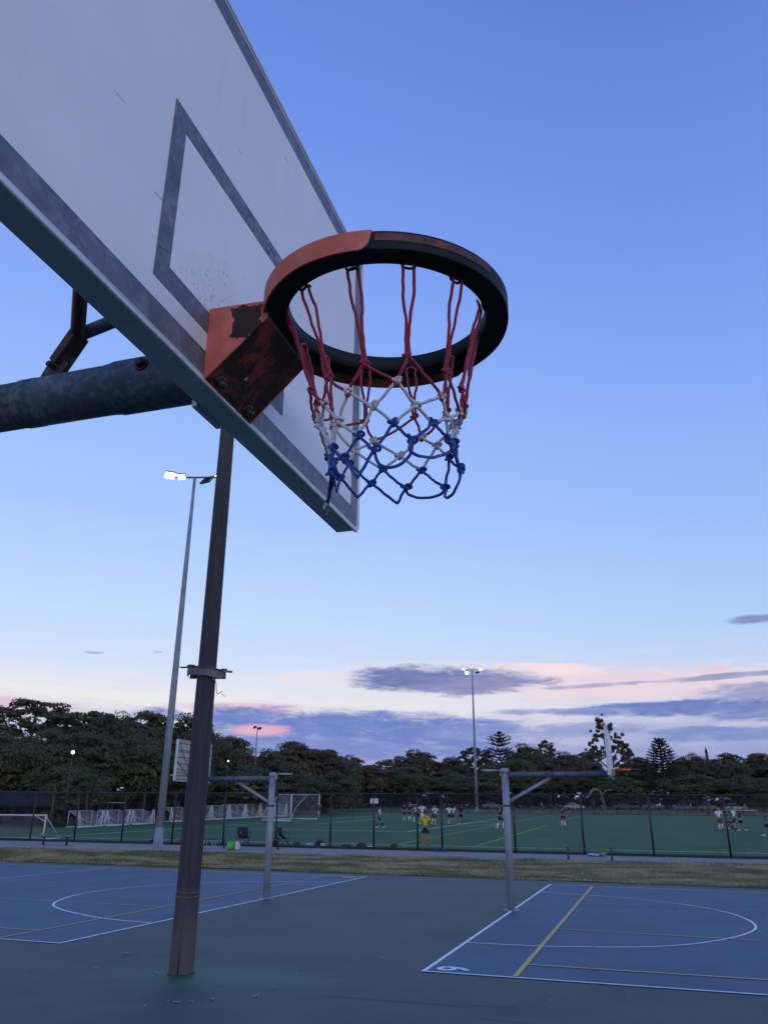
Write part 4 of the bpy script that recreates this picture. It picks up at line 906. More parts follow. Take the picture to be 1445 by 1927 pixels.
def chain(x0, x1, z_of, H, pitch, w, dy=.0):
    m = MB(); x = x0 - H
    while x < x1:
        for s_ in (1, -1):
            xa, xb = (x, x + H) if s_ > 0 else (x + H, x)
            # clip to the fence ends
            za, zb_ = 0.0, H
            lo_, hi_ = min(xa, xb), max(xa, xb)
            if lo_ < x0 or hi_ > x1:
                t0 = max(0, ((x0 - xa) / (xb - xa)) if xb != xa else 0) if s_ > 0 else max(0, (x1 - xa) / (xb - xa)) if xa > x1 else 0
                t1 = min(1, ((x1 - xa) / (xb - xa))) if s_ > 0 else min(1, (x0 - xa) / (xb - xa))
                if t1 <= t0: continue
                xa2, xb2 = xa + (xb - xa) * t0, xa + (xb - xa) * t1; za, zb_ = H * t0, H * t1; xa, xb = xa2, xb2
            A, B = Vector((xa, dy * s_, z_of(xa) + za)), Vector((xb, dy * s_, z_of(xb) + zb_)); q = Vector((w * .7, 0, 0)); r_ = Vector((0, w * .6, 0))
            m.add([A - q, A + q, A + r_, B - q, B + q, B + r_], [(0, 1, 4, 3), (1, 2, 5, 4), (2, 0, 3, 5)])
        x += pitch
    return m
tag(chain(fx[0], fx[-1], zf, FH, .085, .0032, .003).build('mesh', M_mesh, fe), kind='stuff')
# white sign on the fence
sg = thing('fence_sign', 'small white two-panel sign at the top of a fence post left of the middle', 'sign', (-13.1, FY - .05, zf(-13.1)))
M_sign = mat('sign_white', (.62, .63, .62), (.50, .51, .51), 20, .6)
for x_, w_ in ((-.12, .12), (.12, .24)):
    b = MB(); b.box((x_, 0, 2.28), (w_, .012, .24)); b.build('panel', M_sign, sg)
# far fence, and posts beyond it
f2 = thing('far_fence', 'low dark fence along the far side of the turf field', 'fence', (0, 138.5, 0))
z2 = lambda x: plane(x, 138.5)
X2 = [-52 + 3.4 * i for i in range(30)]
b = MB(); b.tube([(0, 0, -.1), (0, 0, 2.6)], .045, 6); p0 = b.build('post', M_fence, f2); p0.location = (X2[0], 0, z2(X2[0]))
for x in X2[1:]: o = p0.copy(); COL.objects.link(o); o.location = (x, 0, z2(x))
b = MB(); b.tube([(x, 0, z2(x) + 2.6) for x in X2], .03, 6); b.tube([(x, .0, z2(x) + .05) for x in X2], .03, 6); b.build('rail', M_fence, f2)
tag(chain(X2[0], X2[-1], z2, 2.6, .22, .012, .006).build('mesh', M_mesh, f2), kind='stuff')
M_wood = mat('timber_bollard', (.16, .13, .10), (.10, .09, .08), 8, .8)
b = MB(); b.tube([(0, 0, -.1), (0, 0, .95), (0, 0, 1.0)], [.11, .11, .06], 8)
first = None
for i in range(24):
    x = -30 + i * 2.4; y = 176 - .12 * x
    if first is None: first = b.build('bollard', M_wood); o = first
    else: o = first.copy(); COL.objects.link(o)
    o.location = (x, y, terr(x, y) - .03); o.rotation_euler = (0, 0, i * 1.3)
    tag(o, 'timber bollard in the row between the park grass and the road under the far trees', 'bollard', 'timber bollards along the far road')

# ------------------------------------------------------------------ benches, chairs, bags
M_plank = mat('bench_plank', (.17, .13, .11), (.11, .09, .085), 6, .7, bump=.2, bscale=20)
M_slabm = M_conc
def bench(x0, x1, y, label, slim=False, slab=(.5, .7)):
    xm = (x0 + x1) / 2; z = terr(xm, y); L = x1 - x0; t = thing('bench', label, 'bench', (xm, y, z), 0, 'backless benches along the path')
    if slab: b = MB(); b.box((0, 0, .0), (L + slab[0], slab[1], .05)); b.build('slab', M_conc, t)
    b = MB(); b.box((0, 0, .445), (L + (.02 if slim else .1), .12 if slim else .30, .035 if slim else .05)); b.build('seat', M_plank, t, bevel=.006)
    for s_ in (-1, 1):
        b = MB(); xx = s_ * (L / 2 - (.02 if slim else .13))
        b.tube([(xx, 0, .02), (xx, 0, .46 if slim else .42)], .035 if slim else .055, 10); b.box((xx, 0, .045), (.18, .16, .02))
        if not slim: b.box((xx, 0, .405), (.34, .20, .03))
        else: b.lathe([(0, .53), (.04, .51), (.045, .47), (.03, .45)], 10, (xx, 0, 0))
        b.build('leg', M_fence, t)
    return t
bench(-30.55, -28.85, 37.6, 'backless bench with thin plank seat at the left, in front of the fence')
bench(-3.36, -1.52, 37.2, 'slim bench rail with two dark posts on a concrete slab, behind the right blue court', True, (.45, .8))
bench(-20.4, -17.4, 38.6, 'dark bench behind the green and white bags, its middle hidden by the left hoop pole', True, (.3, .9))
M_navy = mat('navy_canvas', (.022, .030, .060), (.014, .018, .035), 8, .8, bump=.3, bscale=30)
M_alu = mat('white_tube', (.45, .46, .48), rough=.4, metal=.3)
def camp_chair(x, y, rz, label, logo=False):
    t = thing('camp_chair', label, 'chair', (x, y, terr(x, y) + .02), rz, 'folding camp chairs by the fence')
    b = MB(); P = []
    for i in range(7):
        for j in range(4):
            u = i / 6; yy = .21 - .44 * u if i < 4 else -.22 - (u - .5) * .14; zz = .42 - .05 * math.sin(u * PI * 1.0) if i < 4 else .40 + (u - .5) * 1.05
            P.append(((-.27 + .18 * j) * (1 if i else 1), -yy, zz - .03 * math.sin(j / 3 * PI)))
    fs_ = [(i * 4 + j, i * 4 + j + 1, (i + 1) * 4 + j + 1, (i + 1) * 4 + j) for i in range(6) for j in range(3)]
    b.add(P, fs_, True); b.add([(p[0], p[1] + .015, p[2] - .015) for p in P], [f[::-1] for f in fs_], True); b.build('seat', M_navy, t)
    for s_ in (-1, 1):
        b = MB(); b.tube([(s_ * .28, -.24, 0), (s_ * .30, .26, .46)], .011, 6); b.tube([(s_ * .28, .26, 0), (s_ * .29, -.20, .62)], .011, 6)
        b.tube([(s_ * -.28, -.24, 0), (s_ * .28, -.22, .42)], .010, 6); b.tube([(s_ * .28, .26, 0), (s_ * .30, .34, .92)], .011, 6); b.build('leg_frame', M_fence, t)
        b = MB(); b.bar((s_ * .31, -.24, .62), (s_ * .31, .30, .66), .06, .02); b.build('armrest', M_navy, t)
    if logo: b = MB(); b.tube([(.09 + .022 * math.cos(k * PI / 5), .335, .62 + .035 * math.sin(k * PI / 5)) for k in range(8)], .010, 6); b.build('white_mark', M_sign, t)
camp_chair(-18.45, 41.6, math.radians(140), 'dark blue folding camp chair side-on, right of the left hoop pole')
camp_chair(-20.5, 41.0, math.radians(190), 'dark folding chair with small white mark, back towards us, left of the left hoop pole', True)
t = thing('folding_stool', 'small folding stool with dark seat and pale tube legs, right of the old brown pole', 'stool', (-20.95, 38.15, terr(-20.95, 38.15)))
b = MB(); b.box((0, 0, .45), (.52, .32, .05)); b.build('seat', M_navy, t, bevel=.01)
for s_ in (-1, 1):
    for q in (-1, 1): b = MB(); b.tube([(s_ * .20, q * .14, .44), (s_ * .30, q * .17, 0)], .013, 6); b.build('leg', M_alu, t)
def lump(name, label, cat, x, y, size, m, seed, group=None, parts=None, dz=0.0):
    r_ = random.Random(seed); n_, k_ = 14, 8; vs_ = []
    for i in range(k_ + 1):
        th = PI * i / k_
        for j in range(n_):
            a = 2 * PI * j / n_; f_ = 1 + .16 * math.sin(a * 3 + seed + i) + .12 * math.sin(a * 5 + i * 1.7) + r_.uniform(-.06, .06)
            zz = .5 + .5 * math.cos(th); vs_.append((size[0] / 2 * math.sin(th) ** .7 * math.cos(a) * f_, size[1] / 2 * math.sin(th) ** .7 * math.sin(a) * f_, size[2] * zz * (1 + .1 * math.sin(a * 2 + seed))))
    b = MB(); b.add(vs_, [(i * n_ + j, i * n_ + (j + 1) % n_, (i + 1) * n_ + (j + 1) % n_, (i + 1) * n_ + j) for i in range(k_) for j in range(n_)], True)
    if not parts: o = b.build(name, m); o.location = (x, y, terr(x, y) + .01 + dz); o.rotation_euler = (0, 0, r_.uniform(0, 3)); return tag(o, label, cat, group)
    t = thing(name, label, cat, (x, y, terr(x, y) + .01 + dz), 0, group); b.build('body', m, t)
    for pn, fn, pm in parts: q = MB(); fn(q); q.build(pn, pm, t)
    return t
cm = lambda n, c, r=.7: mat(n, c, tuple(k * .75 for k in c), 12, r)
M_lime = cm('lime_plastic', (.10, .50, .05), .4); M_wht = cm('white_plastic', (.60, .61, .62), .4); M_redc = cm('red_cloth', (.42, .03, .05)); M_dk = cm('dark_cloth', (.03, .032, .045)); M_grn = cm('green_plastic', (.03, .22, .09), .5); M_bl = cm('blue_cloth', (.02, .06, .22)); M_ltb = cm('pale_blue_cloth', (.35, .42, .60)); M_gold = cm('mustard_cloth', (.28, .20, .06)); M_gcl = cm('green_cloth', (.07, .30, .09)); M_nvy = cm('navy_plastic', (.015, .025, .08), .5)
def handle(w, h): return lambda q: q.tube([(-w, 0, h * .8), (-w * .6, 0, h * 1.25), (w * .6, 0, h * 1.25), (w, 0, h * .8)], .012, 6)
lump('carry_bag', 'bright green carrier bag on the grass edge below the dark folding chair', 'bag', -19.35, 37.35, (.42, .3, .36), M_lime, 1, parts=[('handle', handle(.10, .34), M_lime)])
lump('carry_bag', 'white and red carrier bag leaning on the bright green bag', 'bag', -18.98, 37.3, (.26, .22, .40), M_wht, 2, parts=[('red_top', lambda q: q.box((.02, 0, .33), (.12, .1, .12)), M_redc)])
lump('red_bag', 'red bag on the path edge just left of the old brown pole', 'bag', -24.3, 40.9, (.36, .26, .22), M_redc, 3)
b = MB(); b.lathe([(0, .01), (.15, .01), (.185, .27), (.19, .28), (.17, .28), (.14, .03), (0, .03)], 20)
o = b.build('bucket', M_grn); o.location = (-17.6, 41.3, terr(-17.6, 41.3)); tag(o, 'green bucket on the turf beside the camp chair', 'bucket')
lump('dark_bag', 'dark kit bag on the ground between the left hoop pole and the camp chair', 'bag', -18.85, 41.4, (.35, .3, .42), M_dk, 4)
lump('kit_bag', 'dark round kit bag, right end of the pile beside the green bucket', 'bag', -16.35, 41.5, (.55, .4, .34), M_dk, 5, parts=[('pale_pocket', lambda q: q.box((.2, -.1, .12), (.16, .2, .14)), M_wht)])
lump('clothes', 'pale and blue clothes heaped between green bucket and round kit bag', 'clothes', -16.9, 41.4, (.75, .35, .17), M_ltb, 6)
lump('kit_bag', 'small dark bag alone between two fence posts left of the white sign post', 'bag', -14.85, 41.4, (.5, .3, .17), M_dk, 7)
lump('kit_bag', 'long dark bag just left of the post with the white sign', 'bag', -14.0, 41.3, (.75, .35, .26), M_dk, 8)
lump('towel', 'white towel on the turf at the foot of the white sign post', 'towel', -13.45, 41.2, (.42, .3, .12), M_wht, 9)
lump('jacket', 'mustard coloured jacket right of the white sign post', 'clothes', -12.75, 41.3, (.36, .3, .22), M_gold, 10)
lump('kit_bag', 'dark bag right of the mustard jacket', 'bag', -12.3, 41.4, (.42, .3, .25), M_dk, 11)
lump('jacket', 'green jacket on the turf at the right end of the kit behind the fence', 'clothes', -11.8, 41.45, (.35, .3, .16), M_gcl, 12)
lump('jacket', 'pale blue and white clothes on the path behind the right slim bench', 'clothes', -2.45, 39.6, (.62, .35, .13), M_ltb, 13)
lump('jacket', 'green cloth beside the pale clothes behind the right slim bench', 'clothes', -2.05, 39.75, (.35, .3, .17), M_gcl, 14)
lump('kit_bag', 'low dark bag on the turf left of the tall floodlight base', 'bag', -26.6, 42.2, (1.1, .5, .16), M_dk, 15)
b = MB(); b.box((0, 0, .04), (.62, .34, .08)); b.box((0, 0, .11), (.46, .26, .07)); b.box((0, 0, .16), (.12, .12, .04)); o = b.build('post_weight', M_nvy, bevel=.015)
o.location = (-9.6, FY - .25, terr(-9.6, FY - .25) + .01); tag(o, 'dark blue weighted foot on the path below the fence post right of the yellow shirt', 'weight')
b = MB(); b.lathe([(0, .22), (.078, .188), (.11, .11), (.078, .032), (0, 0)], 14); o = b.build('football', emis('lime_ball', (.12, .75, .12), .0)); o.location = (-38.6, 82.0, terr(-38.6, 82.0) + .04); tag(o, 'bright green ball on the turf left of the big goal', 'ball')
b = MB(); b.lathe([(0, .22), (.078, .188), (.11, .11), (.078, .032), (0, 0)], 12); o = b.build('football', M_wht); o.location = (-7.2, 79.4, terr(-7.2, 79.4) + .03); tag(o, 'white ball at the feet of the lone player in black', 'ball')

# ------------------------------------------------------------------ goals
M_gw = mat('goal_white', (.66, .68, .70), (.55, .57, .60), 4, .45); M_net = mat('goal_net', (.70, .74, .78), rough=.7); M_netd = mat('goal_net_dark', (.34, .36, .40), rough=.7)
def netgrid(mb, A, B, C, D, n, m, r=.006):
    A, B, C, D = map(Vector, (A, B, C, D))
    f = lambda u, v: (A * (1 - u) + B * u) * (1 - v) + (D * (1 - u) + C * u) * v
    nr = (B - A).cross(D - A).normalized()
    for i in range(n + 1):
        u = i / n; pts = [f(u, v / 6) + nr * .10 * math.sin(PI * v / 6) * math.sin(PI * u) for v in range(7)]; mb.tube(pts, r, 3, False)
    for j in range(m + 1):
        v = j / m; pts = [f(u / 8, v) + nr * .10 * math.sin(PI * v) * math.sin(PI * u / 8) for u in range(9)]; mb.tube(pts, r, 3, False)
g_ = thing('football_goal', 'large white football goal with net at the left end of the turf field', 'goal', (-35.9, 0, 0))
ya, yb = 82.4, 90.4; za, zb2 = plane(-35.9, ya), plane(-35.9, yb); GH = 2.7
b = MB(); b.tube([(0, ya, za), (0, ya, za + GH)], .075, 10); b.build('goalpost', M_gw, g_)
b = MB(); b.tube([(0, yb, zb2), (0, yb, zb2 + GH)], .075, 10); b.build('goalpost', M_gw, g_)
b = MB(); b.tube([(0, ya, za + GH), (0, yb, zb2 + GH)], .075, 10); b.build('crossbar', M_gw, g_)
for y_, z_ in ((ya, za), (yb, zb2)):
    b = MB(); b.tube(spline([(0, y_, z_ + GH), (-1.3, y_, z_ + GH - .02), (-1.75, y_, z_ + GH - .3), (-2.9, y_, z_ + 1.5 - .3), (-3.3, y_, z_ + .1)], 4), .035, 8); b.tube([(0, y_, z_ + .06), (-3.3, y_, z_ + .06)], .07, 8); b.build('side_frame', M_gw, g_)
b = MB(); b.tube([(-3.3, ya, za + .06), (-3.3, yb, zb2 + .06)], .07, 8); b.build('ground_bar', M_gw, g_)
m_ = MB(); netgrid(m_, (-.1, ya, za + GH), (-.1, yb, zb2 + GH), (-1.6, yb, zb2 + GH - .1), (-1.6, ya, za + GH - .1), 40, 8, .004)
netgrid(m_, (-1.7, ya, za + GH - .2), (-1.7, yb, zb2 + GH - .2), (-3.25, yb, zb2 + .2), (-3.25, ya, za + .2), 40, 16, .004)
for y_, z_ in ((ya, za), (yb, zb2)): netgrid(m_, (0, y_, z_ + .1), (-3.1, y_, z_ + .1), (-1.6, y_, z_ + GH - .1), (0, y_, z_ + GH), 14, 14, .004)
m_.build('net', M_net, g_)
def minigoal(x, y, W_, H_, rz, label, far=False):
    t = thing('small_goal', label, 'goal', (x, y, terr(x, y) + .03), rz, 'small white goals parked along the left end of the field')
    dz = lambda yy: plane(x, y + yy) - plane(x, y)
    b = MB(); b.tube([(0, 0, .05), (0, W_, .05 + dz(W_))], .05, 8); b.tube([(-1.1, 0, .05), (-1.1, W_, .05 + dz(W_))], .04, 8); b.build('ground_bar', M_gw, t)
    b = MB(); b.tube([(-1.1, 0.1, H_), (-1.1, W_ - .1, H_ + dz(W_))], .032, 8); b.build('crossbar', M_alu, t)
    for yy in (0.0, W_):
        d = dz(yy); s_ = .30
        b = MB(); b.tube(spline([(0, yy - s_, .05 + d), (-.05, yy - s_ * .45, H_ * .7 + d), (-.08, yy - .09, H_ * .93 + d), (-.1, yy, H_ * .97 + d), (-.08, yy + .09, H_ * .93 + d), (-.05, yy + s_ * .45, H_ * .7 + d), (0, yy + s_, .05 + d)], 4), .036, 8); b.build('side_arch', M_gw, t)
        b = MB(); b.tube([(-1.1, yy + (.1 if yy == 0 else -.1), .05 + d), (-1.1, yy + (.1 if yy == 0 else -.1), H_ + d)], .034, 6); b.build('upright', M_alu, t)
    b = MB(); r_ = random.Random(int(y * 7)); nn = 22
    for yy in (0.0, W_):          # white net heaped over the arches
        d = dz(yy)
        for q in range(15):
            f_ = (q - 7) / 7; y2_ = yy + f_ * 1.15
            if -.02 < y2_ < W_ + .02 or abs(f_) < .35: b.tube([(-.1, yy, H_ * .96 + d), (-.12, yy + f_ * .28, H_ * .60 + d), (-.10, yy + f_ * .70, H_ * .28 + d), (-.02, y2_, .08 + d)], .011, 3, False)
    for i in range(nn + 1):       # net sagging between them
        u = i / nn; top = H_ * .93 - (H_ * .62) * math.sin(PI * u) ** .55; yy = W_ * u; d = dz(yy)
        b.tube([(-1.1, yy, H_ + d), (-.6, yy, (H_ + top) / 2 - .12 + d), (-.1, yy + .04, top + d), (0, yy, .1 + d)], .0045, 3, False)
    for j in range(11):
        v = j / 10; b.tube([(-1.1 + v * 1.05, W_ * k / 12, (H_ * (1 - v) + (H_ * .93 - H_ * .62 * math.sin(PI * k / 12) ** .55) * v) * (1 - .08 * math.sin(PI * v)) + dz(W_ * k / 12)) for k in range(13)], .0065, 3, False)
    for j in range(6):
        v = j / 6; b.tube([(-.03, W_ * k / 12, (H_ * .93 - H_ * .62 * math.sin(PI * k / 12) ** .55) * v + .1 + dz(W_ * k / 12)) for k in range(13)], .0065, 3, False)
    b.build('net', M_net, t)
wordsA = ['nearest of the small white goals, left end of the row', 'second small white goal from the left in the near row', 'third small goal from the left, just left of the tall floodlight']
for i in range(3): minigoal(-43.3, 57.3 + i * 3.75, 3.2, 1.25, 0, wordsA[i])
wordsB = ['first small goal right of the tall floodlight pole', 'small goal hidden mostly by the old brown pole', 'small goal seen under the arm of the left hoop, nearest the brown pole', 'small goal under the middle of the left hoop arm', 'small goal just left of the left hoop pole', 'small goal just right of the left hoop pole', 'farthest small goal, seen through the big goal net']
for i in range(7): minigoal(-44.6 - i * .15, 73.2 + i * 4.35, 3.8, 1.35 + .05 * i, 0, wordsB[i])
# goal at the left edge, close behind the fence
t = thing('small_goal', 'white goal with dark net cut by the left edge of the view', 'goal', (-33.75, 41.6, terr(-33.75, 41.6) + .02), 0)
b = MB(); b.tube([(0, 0, 0), (0, 0, 1.34)], .05, 10); b.build('goalpost', M_gw, t)
b = MB(); b.tube([(-5.2, 0, 0), (-5.2, 0, 1.34)], .05, 10); b.build('goalpost', M_gw, t)
b = MB(); b.tube([(0.04, 0, 1.34), (-5.24, 0, 1.34)], .05, 10); b.build('crossbar', M_gw, t)
for x_ in (-.0, -5.2):
    sg_ = -1 if x_ > -1 else 1
    b = MB(); b.tube([(x_ + sg_ * .75, 0, 1.30), (x_ + sg_ * .05, .1, .98)], .025, 6); b.tube([(x_, .0, .45), (x_ + sg_ * .55, .3, .03)], .03, 6); b.tube([(x_, 0, 1.3), (x_, 1.5, .05)], .025, 6); b.tube([(x_, 0, .04), (x_, 1.5, .04)], .03, 6); b.build('side_frame', M_gw, t)
b = MB(); b.tube([(0, 1.5, .04), (-5.2, 1.5, .04)], .03, 6); b.build('ground_bar', M_gw, t)
b = MB(); netgrid(b, (0, 0, 1.34), (-5.2, 0, 1.34), (-5.2, 1.5, .05), (0, 1.5, .05), 50, 16, .004); b.build('net', M_netd, t)
# tennis court screen at far left and pale rails in the trees
M_cloth = mat('blue_screen', (.009, .022, .046), (.005, .012, .026), 1.5, .8)
t = thing('windbreak_fence', 'fence with dark blue shade cloth under the trees at far left', 'fence', (-52, 58, terr(-52, 58)), math.radians(14))
for i in range(7): b = MB(); b.tube([(-8 + i * 2.6, 0, -.2), (-8 + i * 2.6, 0, 3.2)], .04, 6); b.build('post', M_fence, t)
b = MB(); b.box((-1.4, .04, 2.2), (13.2, .02, 1.2)); b.build('shade_cloth', M_cloth, t)
b = MB(); b.tube([(-8, -.05, 1.5), (7.6, -.05, 1.5)], .022, 6); b.build('rail', M_fence, t)
t = thing('pale_rail', 'pale horizontal rail in the shade behind the near row of small goals', 'rail', (-48.5, 66.5, terr(-48.5, 66.5)), math.radians(20))
b = MB(); b.tube([(-2.6, 0, 1.85), (2.6, 0, 1.85)], .035, 6); b.build('rail', M_alu, t)
for x_ in (-2.4, 2.3): b = MB(); b.tube([(x_, 0, -.2), (x_, 0, 1.85)], .03, 6); b.build('post', M_fence, t)
t = thing('low_goal', 'low white frame on the turf behind the group at the right', 'goal', (11.6, 121, terr(11.6, 121) + .02), 0)
b = MB(); b.tube([(-2.4, 0, 0), (-2.4, 0, 1.0), (2.4, 0, 1.0), (2.4, 0, 0)], .05, 6); b.build('frame', M_alu, t)
# ------------------------------------------------------------------ people
def skin(name, V_, E_, R_, m, parent, sub=1, root=0):
    me = bpy.data.meshes.new(name); me.from_pydata(V_, E_, []); o = bpy.data.objects.new(name, me); COL.objects.link(o)
    md = o.modifiers.new('s', 'SKIN'); md.use_smooth_shade = True; md.branch_smoothing = .6
    for i, r in enumerate(R_):
        sv = me.skin_vertices[0].data[i]; sv.radius = (r, r) if not isinstance(r, tuple) else r; sv.use_root = (i == root)
    if sub: sb = o.modifiers.new('u', 'SUBSURF'); sb.levels = sub
    dg = bpy.context.evaluated_depsgraph_get(); dg.update()
    m2 = bpy.data.meshes.new_from_object(o.evaluated_get(dg)); bpy.data.objects.remove(o); bpy.data.meshes.remove(me)
    m2.materials.clear(); m2.materials.append(m); q = bpy.data.objects.new(name, m2); COL.objects.link(q); q.parent = parent
    return q
M_skin = mat('skin', (.36, .20, .14), (.30, .16, .11), 20, .6); M_skin2 = mat('skin_tan', (.20, .11, .075), rough=.6)
M_hair = mat('dark_hair', (.02, .016, .014), rough=.7); M_hair2 = mat('fair_hair', (.20, .13, .07), rough=.7)
_cm = {}
def cloth(c):
    if c not in _cm: _cm[c] = mat('cloth_%d' % len(_cm), c, tuple(k * .8 for k in c), 9, .85, spec=.2)
    return _cm[c]
WH, BK, NV, YE, MA, RD = (.86, .87, .88), (.018, .018, .022), (.02, .026, .07), (.76, .66, .03), (.22, .02, .05), (.45, .04, .05)
def person(x, y, label, H=1.75, face=0.0, shirt=WH, shorts=BK, socks=WH, shoes=BK, stride=.15, lean=0.0, arms='down', hairm=None, skinm=None, group=None, sit=False, lift=.03):
    """face: heading in degrees the person looks towards (0 = away from the court, 180 = towards us)."""
    s = H / 1.75; t = thing('person', label, 'person', (x, y, terr(x, y) + lift), math.radians(face), group); skinm = skinm or M_skin
    def P(a, b, c): return Vector((a, b, c)) * s
    ly = math.sin(lean); lz = math.cos(lean)
    hipz = .93 if not sit else .14
    pel = P(0, 0, hipz)
    def up(a, b, c): return pel + Vector((a * s, (b + ly * c) * s, (lz * c) * s))
    ch, nk, hd, tp = up(0, 0, .38), up(0, .01, .56), up(0, .03, .66), up(0, .03, .79)
    V_ = [pel, up(0, 0, .2), ch, nk, hd, tp, up(0, .125, .665)]; E_ = [(0, 1), (1, 2), (2, 3), (3, 4), (4, 5), (4, 6)]
    R_ = [(.125 * s, .095 * s), (.105 * s, .085 * s), (.145 * s, .095 * s), .052 * s, .078 * s, .060 * s, .013 * s]
    def a(v, r, j): V_.append(v); R_.append(r * s if not isinstance(r, tuple) else r); E_.append((j, len(V_) - 1)); return len(V_) - 1
    A = {}
    for sd, nm in ((-1, 'l'), (1, 'r')):
        if sit: hp = P(sd * .10, .0, .13); kn = P(sd * .18, .42, .42); an = P(sd * .14, .66, .07); to = P(sd * .15, .80, .05)
        else:
            st = stride * sd; hp = P(sd * .095, 0, .88); kn = P(sd * .105, st * .55 + .03, .49); an = P(sd * .11, st * 1.05, .085 if st < .1 else .08); to = P(sd * .125, st * 1.05 + .15, .035)
        h_ = a(hp, .088, 0); k_ = a(kn, .056, h_); c_ = a((kn + an) / 2 + Vector((0, -.02 * s, .03 * s)), .055, k_); n_ = a(an, .036, c_); o_ = a(to, .034, n_)
        A[nm] = (hp, kn, an, to)
        sh = up(sd * .175, 0, .49)
        if arms == 'down': e_ = up(sd * .235, -.02, .22); w_ = up(sd * .24, .07, -.02)
        elif arms == 'hips': e_ = up(sd * .33, -.06, .27); w_ = up(sd * .19, .06, .09)
        elif arms == 'chest': e_ = up(sd * .22, .04, .24); w_ = up(sd * .06, .24, .33)
        elif arms == 'head': e_ = up(sd * .30, .06, .66); w_ = up(sd * .09, .0, .80)
        elif arms == 'wide': e_ = up(sd * .34, .02, .28); w_ = up(sd * .42, .12, .06)
        elif arms == 'fwd': e_ = up(sd * .24, .12, .26); w_ = up(sd * .16, .30, .12)
        s_i = a(sh, .062, 2); e_i = a(e_, .041, s_i); w_i = a(w_, .028, e_i); d = (w_ - e_).normalized()
        pa = a(w_ + d * .05 * s, (.040 * s, .018 * s), w_i); side = d.cross(Vector((0, 1, 0)) if abs(d.y) < .9 else Vector((1, 0, 0))).normalized()
        for q in range(4): a(w_ + d * (.115 + (.015 if q in (1, 2) else 0)) * s + side * (q - 1.5) * .022 * s, .009, pa)
        a(w_ + d * .065 * s - side * .055 * s, .010, w_i); A[nm + 'a'] = (sh, e_, w_)
    skin('body', V_, E_, R_, skinm, t)
    V2 = [up(0, 0, .0), up(0, 0, .2), up(0, 0, .42), up(0, .005, .525)]; E2 = [(0, 1), (1, 2), (2, 3)]; R2 = [(.150 * s, .115 * s), (.138 * s, .108 * s), (.172 * s, .112 * s), (.085 * s, .075 * s)]
    for nm in 'lr':
        sh, e_, w_ = A[nm + 'a']; V2 += [sh, sh.lerp(e_, .78)]; R2 += [.084 * s, .072 * s]; E2 += [(2, len(V2) - 2), (len(V2) - 2, len(V2) - 1)]
    skin('shirt', V2, E2, R2, cloth(shirt), t)
    V3 = [up(0, 0, .06), pel]; E3 = [(0, 1)]; R3 = [(.138 * s, .108 * s), (.150 * s, .12 * s)]
    for nm in 'lr':
        hp, kn, an, to = A[nm]; V3 += [hp, hp.lerp(kn, .78)]; R3 += [.104 * s, .098 * s]; E3 += [(1, len(V3) - 2), (len(V3) - 2, len(V3) - 1)]
    skin('shorts', V3, E3, R3, cloth(shorts), t)
    for nm in 'lr':
        hp, kn, an, to = A[nm]
        if socks: b = MB(); b.tube([an, an.lerp(kn, .4), an.lerp(kn, .78)], [.043 * s, .058 * s, .060 * s], 10); b.build('sock', cloth(socks), t)
        b = MB(); d = (to - an); hl_ = an - Vector((d.x, d.y, 0)).normalized() * .05 * s; hl_.z = to.z; b.tube([hl_, hl_.lerp(to, .5) + Vector((0, 0, .012 * s)), to + (to - hl_).normalized() * .05 * s], [.040 * s, .047 * s, .030 * s], 10); b.build('shoe', cloth(shoes), t)
    hm = hairm or M_hair; b = MB(); c0 = hd + Vector((0, -.012 * s, .055 * s))
    b.lathe([(0.0, .088), (.045, .078), (.075, .05), (.088, .01), (.084, -.03), (.070, -.055)], 14); b.v = [tuple(c0 + Vector((p[0] * s, p[1] * s * 1.12 - (.02 * s if p[2] < 0 else 0), p[2] * s))) for p in b.v]; b.build('hair', hm, t)
    return t
PG = 'players on the turf field'
person(-11.26, 43.7, 'person in yellow shirt and dark shorts, back towards us just inside the fence', 1.80, 8, YE, NV, None, M_skin and (.30, .16, .12), .04, arms='chest', skinm=M_skin)
person(-21.68, 68.6, 'player in white shirt, dark shorts and dark socks walking right of the white sign', 1.74, -80, WH, (.035, .05, .10), BK, WH, .30, group=PG)
person(-25.2, 88.6, 'player in navy top at the left of the middle cluster, back turned', 1.86, 20, NV, NV, WH, WH, .10, arms='hips', group=PG)
person(-24.9, 89.8, 'player in dark top half hidden behind the navy one at the left of the cluster', 1.84, 200, BK, NV, WH, WH, .14, group=PG)
person(-23.7, 87.9, 'slim player in white top and dark shorts right of the navy top, holding arms up', 1.70, 160, WH, BK, WH, WH, .22, arms='chest', group=PG)
person(-20.45, 78.2, 'tall player in all white with a dark number behind the yellow shirt', 1.92, 0, WH, WH, WH, WH, .12, arms='hips', group=PG)
b = MB(); b.bar((-.03, -.125, 1.42), (.03, -.125, 1.42), .01, .02); b.bar((.02, -.125, 1.42), (-.01, -.125, 1.26), .01, .022)
pl = [o for o in bpy.data.objects if o.get('label', '').startswith('tall player in all white')][0]; b.build('shirt_number', cloth(BK), pl)
person(-21.2, 80.0, 'player in dark red top seen at the left shoulder of the tall white player', 1.80, 30, (.18, .02, .04), BK, WH, WH, .1, group=PG)
person(-19.0, 77.6, 'player in white top and maroon shorts right of the yellow shirt', 1.74, 190, WH, MA, BK, WH, .24, arms='chest', hairm=M_hair2, group=PG)
person(-20.0, 81.0, 'player in white top with green sash partly hidden right of the yellow shirt', 1.76, 150, (.40, .55, .48), BK, WH, WH, .1, group=PG)
person(-17.75, 79.5, 'player in white top and black shorts bending forward with red boots', 1.82, -70, WH, BK, None, RD, .18, lean=.35, arms='fwd', group=PG)
